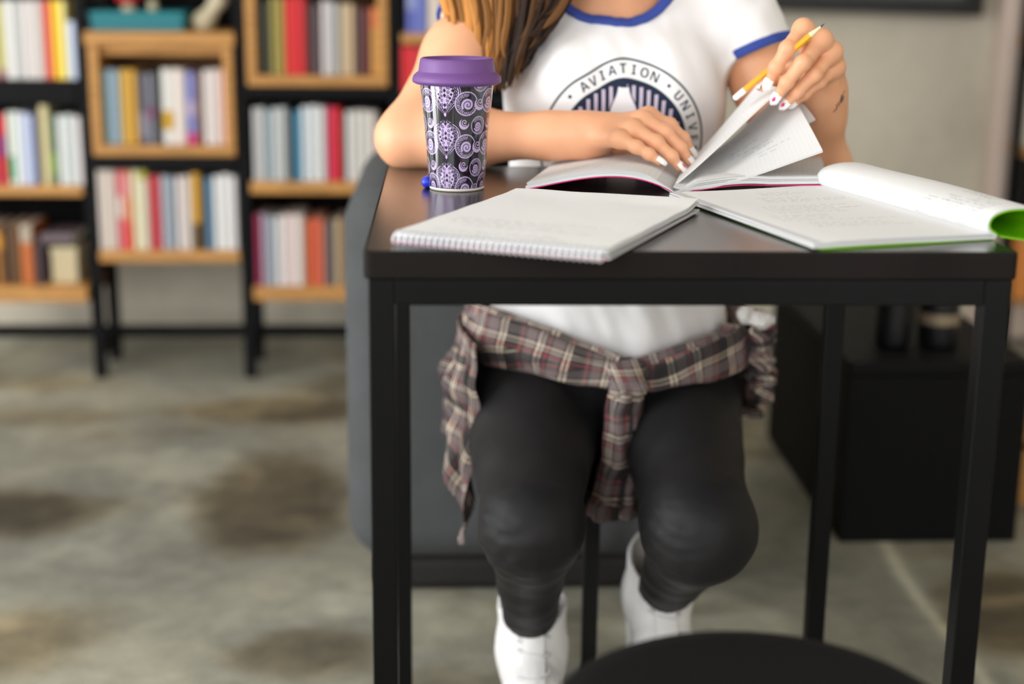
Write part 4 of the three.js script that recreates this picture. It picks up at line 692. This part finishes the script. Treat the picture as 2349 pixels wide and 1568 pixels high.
const shirtTex = canvas(1536, 1536, (g, W, H) => {
  g.fillStyle = '#f0eeee'; g.fillRect(0, 0, W, H);
  const S = W / 0.30, cx = W / 2, cy = H / 2, ink = '#14203c', R = 0.1065 * S, r = 0.083 * S;
  g.save(); g.translate(cx, cy);
  const warp = (a) => 1 - 0.035 * Math.exp(-(((a + 2.05) / 0.22) ** 2)) + 0.022 * Math.exp(-(((a + 1.62) / 0.18) ** 2)) + 0.012 * Math.sin(3 * a);
  const ringPath = (q) => { g.beginPath(); for (let i = 0; i <= 200; i++) { const a = i / 200 * 6.28319; g[i ? 'lineTo' : 'moveTo'](q * warp(a > Math.PI ? a - 6.28319 : a) * Math.cos(a), q * warp(a > Math.PI ? a - 6.28319 : a) * Math.sin(a)); } g.closePath(); };
  g.strokeStyle = '#12343f'; g.lineWidth = 0.0028 * S; ringPath(R); g.stroke();
  g.save(); ringPath(r); g.clip(); g.fillStyle = ink; g.fillRect(-r * 1.2, -r * 1.2, 2.4 * r, 2.4 * r);
  g.fillStyle = '#c9bccd'; const step = 0.0098 * S, w = 0.0048 * S;
  for (let i = -9; i <= 9; i++) { const x = i * step + (i >= 0 ? step * 0.5 : -step * 0.5) - 0.004 * S, lean = 0.03 * i; const top = -Math.sqrt(Math.max(0, (r * 0.94) ** 2 - (Math.abs(x) + w / 2) ** 2)); g.save(); g.transform(1, 0, -lean * 0.25, 1, 0, 0); g.fillRect(x - w / 2 + lean * 0.25 * top, top, w, -2 * top); g.restore(); }
  g.fillStyle = '#ece8ea'; g.strokeStyle = '#16304a'; g.lineWidth = 0.0016 * S; g.beginPath(); g.moveTo(-0.010 * S, -0.0755 * S); g.bezierCurveTo(-0.0115 * S, -0.058 * S, -0.0205 * S, -0.056 * S, -0.0205 * S, -0.036 * S); g.lineTo(-0.019 * S, 0.05 * S); g.lineTo(0.021 * S, 0.05 * S); g.lineTo(0.0165 * S, -0.036 * S); g.bezierCurveTo(0.0165 * S, -0.056 * S, 0.006 * S, -0.058 * S, 0.005 * S, -0.0755 * S); g.closePath(); g.fill(); g.stroke();
  g.fillStyle = ink; g.fillRect(-0.0065 * S, -0.0800 * S, 0.008 * S, 0.006 * S); g.restore();
  g.strokeStyle = '#12343f'; g.lineWidth = 0.0016 * S; ringPath(r); g.stroke();
  g.fillStyle = '#1d3644'; g.font = `bold ${0.0172 * S}px sans-serif`; g.textAlign = 'center'; g.textBaseline = 'middle';
  const mid = (R + r) / 2, put = (text, c, stepDeg) => [...text].forEach((ch, i) => { const a = (c + (i - (text.length - 1) / 2) * stepDeg) * Math.PI / 180 - Math.PI / 2, q = mid * warp(a < -Math.PI ? a + 6.28319 : a); g.save(); g.translate(q * Math.cos(a), q * Math.sin(a)); g.rotate(a + Math.PI / 2); g.fillText(ch, 0, 0); g.restore(); });
  put('AVIATION', -6, 8.4); put('UNIVERSITY', 90, 9.6); put('NATIONAL', -106, 9.4);
  const dot = (deg) => { const a = deg * Math.PI / 180 - Math.PI / 2; g.beginPath(); g.arc(mid * Math.cos(a), mid * Math.sin(a), 0.0024 * S, 0, 6.3); g.fill(); };
  dot(36); dot(-49);
  g.restore();
});
const weave = pixels(256, 256, (u, v) => { const k = 128 + 60 * Math.sin(u * 6.283 * 32) * Math.sin(v * 6.283 * 32) + 40 * noise(u * 60, v * 60, 2); return [k, k, k]; }, { srgb: false, repeat: [30, 30] });
const shirtMat = std(0xffffff, 0.85, { map: shirtTex, sheen: 0.2, sheenColor: new THREE.Color(1, 1, 1), sheenRoughness: 0.7 });
const shirtUV = (p, n) => [n[2] > 0 ? clamp((p[0] - 0.004) / 0.30 + 0.5, 0.02, 0.98) : p[0] > 0 ? 0.98 : 0.02, clamp((p[1] - 0.776) / 0.30 + 0.5, 0.02, 0.98)];
mesh('t_shirt', iso(shirtField, [-0.25, 0.48, -0.86], [0.26, 1.06, -0.56], 0.0038, { uv: shirtUV }), shirtMat, woman);
const blueTrim = std(0x31499c, 0.8);
function trimRing(c, n, radiusAt, half, thick) { // a flat band hugging the fabric edge
  const N = A(n).normalize(), u = Math.abs(N.y) < 0.9 ? V(0, 1, 0).cross(N).normalize() : V(1, 0, 0), w = N.clone().cross(u);
  return sweep((t) => { const a = t * Math.PI * 2; return A(c).addScaledVector(u, Math.cos(a) * radiusAt(a, u, w)).addScaledVector(w, Math.sin(a) * radiusAt(a, u, w)); }, (th) => { const s = Math.sign(Math.cos(th)) * Math.abs(Math.cos(th)) ** 0.5, q = Math.sign(Math.sin(th)) * Math.abs(Math.sin(th)) ** 0.5; return [s * thick, q * half]; }, 72, 12, true, N);
}
const surfaceRadius = (c, f) => (a, u, w) => { let lo = 0.01, hi = 0.14; const d = u.clone().multiplyScalar(Math.cos(a)).addScaledVector(w, Math.sin(a)); for (let k = 0; k < 22; k++) { const m = (lo + hi) / 2; f(c[0] + d.x * m, c[1] + d.y * m, c[2] + d.z * m) < 0 ? lo = m : hi = m; } return (lo + hi) / 2 - 0.0015; };
for (const [c, f] of [[cuffR, sleeveR], [cuffL, sleeveL]]) { const q = c.c.map((v, i) => v - 0.0055 * c.d[i]); mesh('sleeve_trim', trimRing(q, c.d, surfaceRadius(q, f), 0.0066, 0.0034), blueTrim, woman); }
{ // collar band: follows the edge of the neck hole on the shirt
  const f = V(0, -0.6, 0.8), pts = [];
  for (let i = 0; i < 64; i++) {
    const a = i / 64 * Math.PI * 2; let best = null;
    for (let h = 0.09; h > -0.14; h -= 0.002) { const p = A(NK.c).addScaledVector(V(1, 0, 0), 0.081 * Math.cos(a)).addScaledVector(f, 0.067 * Math.sin(a)).addScaledVector(NK.n, h); if (shirtSolid(p.x, p.y, p.z) < 0.001) { best = p; break; } }
    pts.push(best ?? A(NK.c).addScaledVector(V(1, 0, 0), 0.081 * Math.cos(a)).addScaledVector(f, 0.067 * Math.sin(a)));
  }
  const q = (t) => { const k = t * 64, i = Math.floor(k) % 64, u = k - Math.floor(k); return pts[i].clone().lerp(pts[(i + 1) % 64], u); };
  mesh('collar_trim', sweep(q, (th) => { const s = Math.sign(Math.cos(th)) * Math.abs(Math.cos(th)) ** 0.5, r = Math.sign(Math.sin(th)) * Math.abs(Math.sin(th)) ** 0.5; return [s * 0.0072, r * 0.0030]; }, 64, 12, true, NK.n), blueTrim, woman);
}
// jeans
const jeansTex = pixels(640, 640, (u, v) => { const w = 0.5 + 0.5 * Math.sin((u + v) * 6.283 * 150), f = fbm(u * 5, v * 5, 3.3, 4), s = fbm(u * 60, v * 22, 8, 2), m = smooth(0.02, 0.42, fbm(u * 3.2 + 5, v * 2.6, 12.3, 3)); const k = 1 + 0.20 * w + 0.26 * f + 0.22 * s + 0.55 * m; return [24 * k, 23 * k, 24 * k]; });
const jeansField = (() => {
  const hips = stack([[0.33, 0.15, 0.11, 0, -0.74], [0.40, 0.172, 0.122, 0, -0.732], [0.46, 0.166, 0.112, 0, -0.724], [0.52, 0.152, 0.102, 0, -0.72]]);
  const leg = (l, r) => { const top = [l.knee[0], l.knee[1] + 0.004, l.knee[2] - 0.004]; return blend(0.05, cone(l.hip, top, r[0], r[1]), cone(l.knee, mix3(l.knee, l.ankle, 1.25), r[2], r[3])); };
  const L = leg(LEG.L, [0.105, 0.055, 0.054, 0.030]), R = leg(LEG.R, [0.094, 0.061, 0.060, 0.031]);
  const hemPlane = (l, k) => { const d = A(l.ankle).sub(A(l.knee)).normalize().add(V(0, -0.5, 0)).normalize(), c = mix3(l.knee, l.ankle, k); return (x, y, z) => (x - c[0]) * d.x + (y - c[1]) * d.y + (z - c[2]) * d.z; };
  const hL = hemPlane(LEG.L, 0.97), hR = hemPlane(LEG.R, 0.93);
  return (x, y, z) => {
    const a = Math.max(L(x, y, z), hL(x, y, z) + 0.0015 * noise(x * 120, z * 120)), b = Math.max(R(x, y, z), hR(x, y, z) + 0.0015 * noise(x * 120, z * 120)), legs = smin(a, b, 0.012);
    let d = smin(hips(x, y, z), legs, 0.04);
    const kL = Math.hypot(x + 0.165, y - 0.325, z + 0.37), kR = Math.hypot(x - 0.035, y - 0.325, z + 0.37), near = Math.exp(-((kL / 0.06) ** 2)) + Math.exp(-((kR / 0.06) ** 2));
    d += 0.0018 * noise(x * 22, y * 30, z * 22) + near * 0.0032 * noise(x * 45 + 3, y * 65, z * 42) + 0.0022 * noise(x * 14, y * 38, z * 18) * smooth(0.30, 0.20, y);
    return Math.max(d, y - 0.512);
  };
})();
mesh('jeans', iso(jeansField, [-0.24, 0.10, -0.88], [0.24, 0.56, -0.29], 0.0055, { uv: (p, n) => [(p[0] + 0.3 * p[2]) * 2.6, (p[1] - 0.6 * p[2]) * 2.6] }), std(0xffffff, 0.6, { map: jeansTex, specularIntensity: 0.5, sheen: 0.12, sheenColor: new THREE.Color(0.30, 0.28, 0.29), sheenRoughness: 0.5 }), woman);
// plaid shirt tied round the hips
const plaidTex = canvas(512, 512, (g, W) => {
  g.fillStyle = '#3b3334'; g.fillRect(0, 0, W, W);
  const bands = [[0.00, 0.16, 'rgba(120,104,102,0.75)'], [0.30, 0.20, 'rgba(24,20,22,0.75)'], [0.62, 0.14, 'rgba(132,116,112,0.6)'], [0.20, 0.03, 'rgba(236,216,186,0.8)'], [0.265, 0.03, 'rgba(236,216,186,0.8)'], [0.54, 0.02, 'rgba(190,60,62,0.75)'], [0.80, 0.035, 'rgba(240,222,196,0.75)'], [0.86, 0.03, 'rgba(240,222,196,0.6)'], [0.94, 0.02, 'rgba(180,52,56,0.8)']];
  for (const [p, w, c] of bands) { g.fillStyle = c; g.fillRect(p * W, 0, w * W, W); }
  g.globalAlpha = 0.75; for (const [p, w, c] of bands) { g.fillStyle = c; g.fillRect(0, p * W, W, w * W); } g.globalAlpha = 1;
  g.globalAlpha = 0.10; for (let i = 0; i < W; i += 4) { g.fillStyle = i % 8 ? '#fff' : '#000'; g.fillRect(i, 0, 2, W); g.fillRect(0, i, W, 2); }
}, { repeat: [11, 11] });
const plaid = std(0xffffff, 0.85, { map: plaidTex, sheen: 0.25, sheenColor: new THREE.Color(0.9, 0.8, 0.8), sheenRoughness: 0.6 });
{
  const o = part('flannel_shirt', woman), K = [0.012, 0.474, -0.572];
  const R = rng(9);
  const cloth = (name, pts, wide, thick, seed, nt = 60, up = V(0, 1, 0)) => mesh(name, sweep((t) => { const p = A(spline(pts, t)); p.x += 0.0035 * noise(t * 9, seed); p.y += 0.003 * noise(t * 8, seed + 5); p.z += 0.003 * noise(t * 8, seed + 9); return p; }, (th, t) => {
    const w = typeof wide === 'function' ? wide(t) : wide, k = typeof thick === 'function' ? thick(t) : thick, f = 1 + 0.16 * Math.sin(th * 4 + seed + 3 * noise(t * 5, seed)) + 0.10 * noise(Math.cos(th) * 3, Math.sin(th) * 3 + seed, t * 10);
    return [Math.cos(th) * k * f, Math.sin(th) * w * f];
  }, nt, 30, false, up), plaid, o);
  // wrap over the left hip to the knot, and over the right hip
  cloth('wrap', [[0.015, 0.50, -0.852], [-0.10, 0.505, -0.842], [-0.178, 0.507, -0.77], [-0.186, 0.505, -0.70], [-0.158, 0.506, -0.635], [-0.105, 0.500, -0.598], [-0.05, 0.488, -0.580], K], (t) => lerp(0.034, 0.020, smooth(0.45, 1, t)), 0.014, 1.3, 90);
  cloth('wrap', [[0.0, 0.50, -0.852], [0.10, 0.505, -0.845], [0.182, 0.503, -0.77], [0.194, 0.497, -0.70], [0.168, 0.492, -0.632], [0.115, 0.486, -0.594], [0.06, 0.474, -0.578], K], (t) => lerp(0.034, 0.019, smooth(0.45, 1, t)), 0.014, 4.1, 90);
  cloth('wrap', [[0.190, 0.515, -0.75], [0.197, 0.512, -0.70], [0.170, 0.508, -0.64], [0.118, 0.505, -0.600], [0.06, 0.492, -0.583], [0.02, 0.482, -0.576]], 0.013, 0.010, 7.7, 60);
  cloth('wrap', [[-0.187, 0.532, -0.75], [-0.184, 0.535, -0.69], [-0.150, 0.533, -0.635], [-0.10, 0.520, -0.606], [-0.045, 0.502, -0.590], [0.0, 0.486, -0.578]], 0.015, 0.010, 9.2, 60);
  const kn = iso(blend(0.010, ell([0.0, 0.0, 0], [0.020, 0.024, 0.017]), cone([-0.016, 0.012, 0.006], [0.016, -0.010, 0.010], 0.011, 0.012), cone([0.014, 0.016, 0.0], [-0.012, -0.018, 0.004], 0.010, 0.011)), [-0.04, -0.045, -0.03], [0.04, 0.045, 0.035], 0.0026, { uv: (p) => [p[0] * 1.2 + p[1] * 0.5, p[1] * 1.2] });
  mesh('knot', kn.translate(K[0], K[1], K[2] + 0.008), plaid, o);
  cloth('sleeve', [[K[0], K[1] - 0.005, K[2] + 0.006], [0.006, 0.445, -0.563], [0.002, 0.40, -0.562], [0.0, 0.35, -0.568], [-0.010, 0.305, -0.566], [-0.016, 0.282, -0.56]], (t) => lerp(0.015, 0.021, t), (t) => lerp(0.016, 0.019, t), 2.2, 60, V(0, 0, 1));
  cloth('sleeve', [[K[0] + 0.006, K[1] - 0.004, K[2] + 0.002], [0.022, 0.44, -0.570], [0.020, 0.395, -0.575], [0.021, 0.345, -0.577], [0.018, 0.30, -0.577], [0.017, 0.278, -0.575]], (t) => lerp(0.012, 0.017, t), (t) => lerp(0.013, 0.016, t), 6.4, 60, V(0, 0, 1));
  // the body of the shirt hanging behind and beside the left hip
  const drape = (path, top, low, amp, seed, nu = 90, nv = 30) => mesh('shirt_body', sheet((u, v) => {
    const p = spline(path, u), y = lerp(top(u), low(u), v), out = V(p[0], 0, p[1] + 0.72).normalize(), a = amp * smooth(0, 0.35, v);
    const w = a * (Math.sin(u * 38 + 3 * noise(u * 6, v * 2.5, seed)) + 0.8 * noise(u * 22, v * 4, seed + 3)) + 0.018 * v + 0.012 * noise(u * 4, v * 6, seed + 7);
    return V(p[0] + out.x * w, y, p[1] + out.z * w);
  }, nu, nv, 0.0022, (u, v) => [u * 0.62, v * (top(0) - low(0))]), plaid, o);
  drape([[-0.182, -0.585], [-0.198, -0.63], [-0.208, -0.69], [-0.195, -0.78], [-0.12, -0.855], [0.0, -0.87], [0.12, -0.855], [0.19, -0.79]], () => 0.515, (u) => lerp(0.245, 0.34, smooth(0, 0.25, u)) + 0.02 * noise(u * 14, 3.1) + 0.05 * smooth(0.85, 1, u), 0.011, 2.6);
  drape([[0.196, -0.80], [0.208, -0.73], [0.206, -0.67], [0.188, -0.625]], () => 0.528, (u) => lerp(0.36, 0.455, smooth(0.2, 0.9, u)) + 0.01 * noise(u * 9, 7.7), 0.012, 8.8, 40, 18);
  // loose loop of cloth and a bunch of plaid on the right hip, coloured pale as if lit
  cloth('collar_fold', [[0.150, 0.520, -0.645], [0.182, 0.508, -0.640], [0.208, 0.482, -0.648], [0.214, 0.455, -0.668], [0.203, 0.440, -0.69]], 0.011, 0.007, 3.9, 40);
  cloth('collar_fold', [[0.175, 0.540, -0.655], [0.205, 0.535, -0.652], [0.220, 0.518, -0.655], [0.220, 0.49, -0.665]], 0.010, 0.008, 12.9, 40);
  mesh('lit_plaid_bunch', iso((x, y, z) => blend(0.008, ell([0, 0, 0], [0.018, 0.015, 0.015]), ell([-0.026, 0.008, -0.004], [0.014, 0.016, 0.012]), cone([0.004, -0.004, 0.006], [0.018, 0.002, 0.004], 0.009, 0.008))(x, y, z) + 0.0025 * noise(x * 120, y * 120, z * 120), [-0.05, -0.03, -0.03], [0.04, 0.035, 0.03], 0.0026).scale(0.78, 0.85, 0.9).translate(0.203, 0.534, -0.643), std(0xd8d4d0, 0.85), o);
}
// high white sneakers
function sneaker(ankle, toe, heelLift, yaw, roll = 0) {
  const o = part('sneaker', woman);
  const col = blend(0.02, cone([0, 0.145, -0.006], [0, 0.085, 0.0], 0.048, 0.044), cone([0, 0.085, 0.0], [0, 0.045, -0.018], 0.043, 0.036));
  const foot = blend(0.025, cone([0, 0.042, -0.02], [0.002, 0.04, 0.09], 0.036, 0.040), cone([0.002, 0.04, 0.09], [0.004, 0.032, 0.15], 0.040, 0.034), cone([0, 0.085, 0.01], [0.001, 0.055, 0.08], 0.036, 0.034));
  const outer = (x, y, z) => Math.max(smin(col(x, y, z), foot(x, y, z), 0.03) + 0.0008 * noise(x * 60, y * 60, z * 60), 0.016 - y, (y - 0.150) + (z * 0.5));
  const f = (x, y, z) => Math.max(outer(x, y, z), -Math.max(col(x, y, z) + 0.006, 0.05 - y));
  const white = std(0xd6d4d2, 0.6), laceWhite = std(0xc6c5c6, 0.8);
  mesh('upper', iso(f, [-0.065, -0.002, -0.075], [0.065, 0.22, 0.20], 0.0036), white, o);
  const s = new THREE.Shape(); for (let i = 0; i <= 40; i++) { const a = i / 40 * Math.PI * 2, c = Math.cos(a), n = Math.sin(a), z = 0.062 + 0.128 * n, w = 0.036 + 0.009 * smooth(0.0, 0.12, z); s[i ? 'lineTo' : 'moveTo'](Math.sign(c) * Math.abs(c) ** 0.75 * w, -(0.062 + 0.128 * Math.sign(n) * Math.abs(n) ** 0.85)); }
  mesh('sole', new THREE.ExtrudeGeometry(s, { depth: 0.02, bevelEnabled: true, bevelSize: 0.002, bevelThickness: 0.002, bevelSegments: 2 }).rotateX(-Math.PI / 2).translate(0, 0.002, 0), std(0xd6d4d0, 0.7), o);
  const front = (x, t) => { let y = lerp(0.148, 0.062, t), z = 0.18; for (let k = 0; k < 60; k++) { const d = outer(x, y, z); if (d < 0.0036) break; z -= Math.max(d, 0.001) * 0.7; } return [x, y, z]; };
  for (let i = 0; i < 7; i++) { const t = i / 6; mesh('lace', tube([-0.022, -0.011, 0, 0.011, 0.022].map((x, k) => front(x, clamp(t + (k - 2) * 0.012 * (i % 2 ? 1 : -1), 0, 1))), 0.0026, 16, 7), laceWhite, o); }
  mesh('tongue', sheet((u, v) => { const [x, y, z] = front(lerp(-0.014, 0.014, u), lerp(0, 0.75, v)); return V(x, y + 0.010 * (1 - v) * (1 - v), z - 0.001); }, 8, 12, 0.0024), white, o);
  o.rotation.set(heelLift, yaw, roll, 'YXZ'); o.position.set(...ankle);
}
sneaker([-0.108, 0.002, -0.572], 0, 0.02, -0.02);
sneaker([0.070, 0.070, -0.662], 0, 0.46, 0.05);
// hair: a cap on the skull and locks that fall over the right shoulder to the mug
{
  const locks = [], R = rng(77);
  const cap = iso((x, y, z) => { const d = headLocal(x, y, z) - 0.014 + 0.003 * Math.sin(x * 260 + 6 * noise(x * 20, y * 20, z * 20)); const face = Math.max(z * 0.9 + 0.02 - (y + 0.02) * 0.75 - 0.02, 0); return Math.max(d, -(headLocal(x, y, z) + 0.004), z - 0.072 - 0 * face + (y < 0.05 ? 0.055 : 0.0) * smooth(0.07, 0.03, y)); }, [-0.11, -0.13, -0.13], [0.11, 0.15, 0.12], 0.005);
  cap.applyMatrix4(new THREE.Matrix4().makeRotationFromQuaternion(tilt).setPosition(HC)); cap.deleteAttribute('uv');
  const paint = (g, f) => { const p = g.attributes.position, c = new Float32Array(p.count * 3); for (let i = 0; i < p.count; i++) c.set(f(p.getX(i), p.getY(i), p.getZ(i)), i * 3); g.setAttribute('color', new THREE.BufferAttribute(c, 3)); g.deleteAttribute('uv'); return g; };
  locks.push(paint(cap, () => [0.045, 0.022, 0.012]));
  // each lock: from the head down; s = 0 at the left edge of the curtain, 1 at its right edge
  const ends = [[0, 0.902], [0.12, 0.875], [0.3, 0.853], [0.48, 0.842], [0.62, 0.850], [0.76, 0.868], [0.88, 0.896], [1, 0.930]];
  const endY = (s) => { for (let i = 0; i < ends.length - 1; i++) if (s <= ends[i + 1][0]) return lerp(ends[i][1], ends[i + 1][1], (s - ends[i][0]) / (ends[i + 1][0] - ends[i][0])); return 0.94; };
  for (let i = 0; i < 520; i++) {
    const layer = R(), s = clamp(i < 60 ? R() * 0.25 : 0.06 + 0.94 * Math.pow(R(), 0.9), 0, 1), front = layer > 0.45;
    const topX = lerp(-0.235, -0.052, s) + (R() - 0.5) * 0.012, zz = lerp(-0.655, -0.615, layer) - 0.03 * Math.pow(1 - s, 2);
    const low = endY(s) + (R() ** 2) * 0.06 * (front ? 0.7 : 1) + 0.012 * (R() - 0.5), lowX = lerp(lerp(-0.222, -0.095, s), -0.155, 0.26 * (1 - Math.abs(s - 0.5) * 1.2)) + (R() - 0.5) * 0.012;
    const root = V(lerp(-0.055, 0.02, s), lerp(0.07, 0.10, R()), lerp(-0.02, 0.05, layer)).applyQuaternion(tilt).add(HC), wav = 0.006 * (R() - 0.5), ph = R() * 6.28;
    const pts = [root.toArray(), [lerp(root.x, topX, 0.55), 1.09, lerp(root.z, zz, 0.55)], [topX, 1.0, zz], [lerp(topX, lowX, 0.45) + wav * Math.cos(ph), lerp(0.98, low, 0.5), zz + 0.006 + wav], [lerp(topX, lowX, 0.8) - wav, lerp(0.96, low, 0.82), zz + 0.010], [lowX + wav, low, zz + 0.012]];
    const w = 0.0022 + 0.0034 * R(), k = 0.0008 + 0.0008 * R(), tw = R() * 0.8 - 0.4;
    const g = sweep((t) => A(spline(pts, t)), (th, t) => { const f = (t > 0.72 ? Math.max(0.06, (1 - t) / 0.28) : 1), a = Math.cos(th) * w * f, b = Math.sin(th) * k * (0.4 + 0.6 * f); return [a * Math.cos(tw) - b * Math.sin(tw), a * Math.sin(tw) + b * Math.cos(tw)]; }, 16, 6, false, V(0, 0, 1));
    // dyed ends: brown roots, honey blond lengths towards the left of the curtain
    const blond = clamp(0.95 * smooth(0.72, 0.05, s) + (R() - 0.5) * 0.5, 0, 1), tone = (0.65 + 0.7 * R()) * lerp(1.1, 0.7, s);
    locks.push(paint(g, (x, y) => { const b = blond * smooth(1.08, 0.94, y) ; return [lerp(0.020, 0.50, b) * tone, lerp(0.0085, 0.215, b) * tone, lerp(0.004, 0.052, b) * tone]; }));
  }
  mesh('hair', mergeGeometries(locks.map((g) => g.index ? g : g)), std(0xffffff, 0.5, { vertexColors: true, specularIntensity: 0.35 }), woman);
}
{ // pencil held between the fingers
  const a = V(0.121, 0.847, -0.478), b = V(0.213, 0.939, -0.425), L = a.distanceTo(b), d = b.clone().sub(a).normalize();
  const o = thing('pencil', 'sharpened yellow pencil with white eraser held between her fingers', 'pencil', a.toArray());
  o.quaternion.setFromUnitVectors(V(0, 1, 0), d);
  const r = 0.0038, hex = (pts) => new THREE.LatheGeometry(pts.map(([q, y]) => new THREE.Vector2(q, y)), 6);
  mesh('eraser', lathe([[0, 0], [0.0024, 0.0004], [0.0036, 0.002], [0.0037, 0.010], [0, 0.010]], 24), std(0xf0ece8, 0.8), o);
  mesh('ferrule', lathe([[0.0037, 0.009], [0.0040, 0.0095], [0.0039, 0.012], [0.0041, 0.0135], [0.0039, 0.015], [0.0040, 0.0185], [0, 0.0185]], 24), std(0xf2f2f2, 0.3, { metalness: 0.3 }), o);
  const shaft = hex([[0.0, 0.018], [r, 0.018], [r, L - 0.021], [r * 0.98, L - 0.0205], [0, L - 0.0205]]).toNonIndexed(); shaft.computeVertexNormals();
  mesh('shaft', shaft, std(0xf2a400, 0.3, { clearcoat: 0.4 }), o);
  mesh('sharpened_cone', lathe([[0, L - 0.022], [r * 0.97, L - 0.021], [0.0011, L - 0.0055], [0, L - 0.0055]], 24), std(0xe6cfa6, 0.75), o);
  mesh('lead_tip', lathe([[0.0011, L - 0.0057], [0.0003, L], [0, L]], 16), std(0x26262a, 0.4), o);
}

renderer.render(scene, camera);
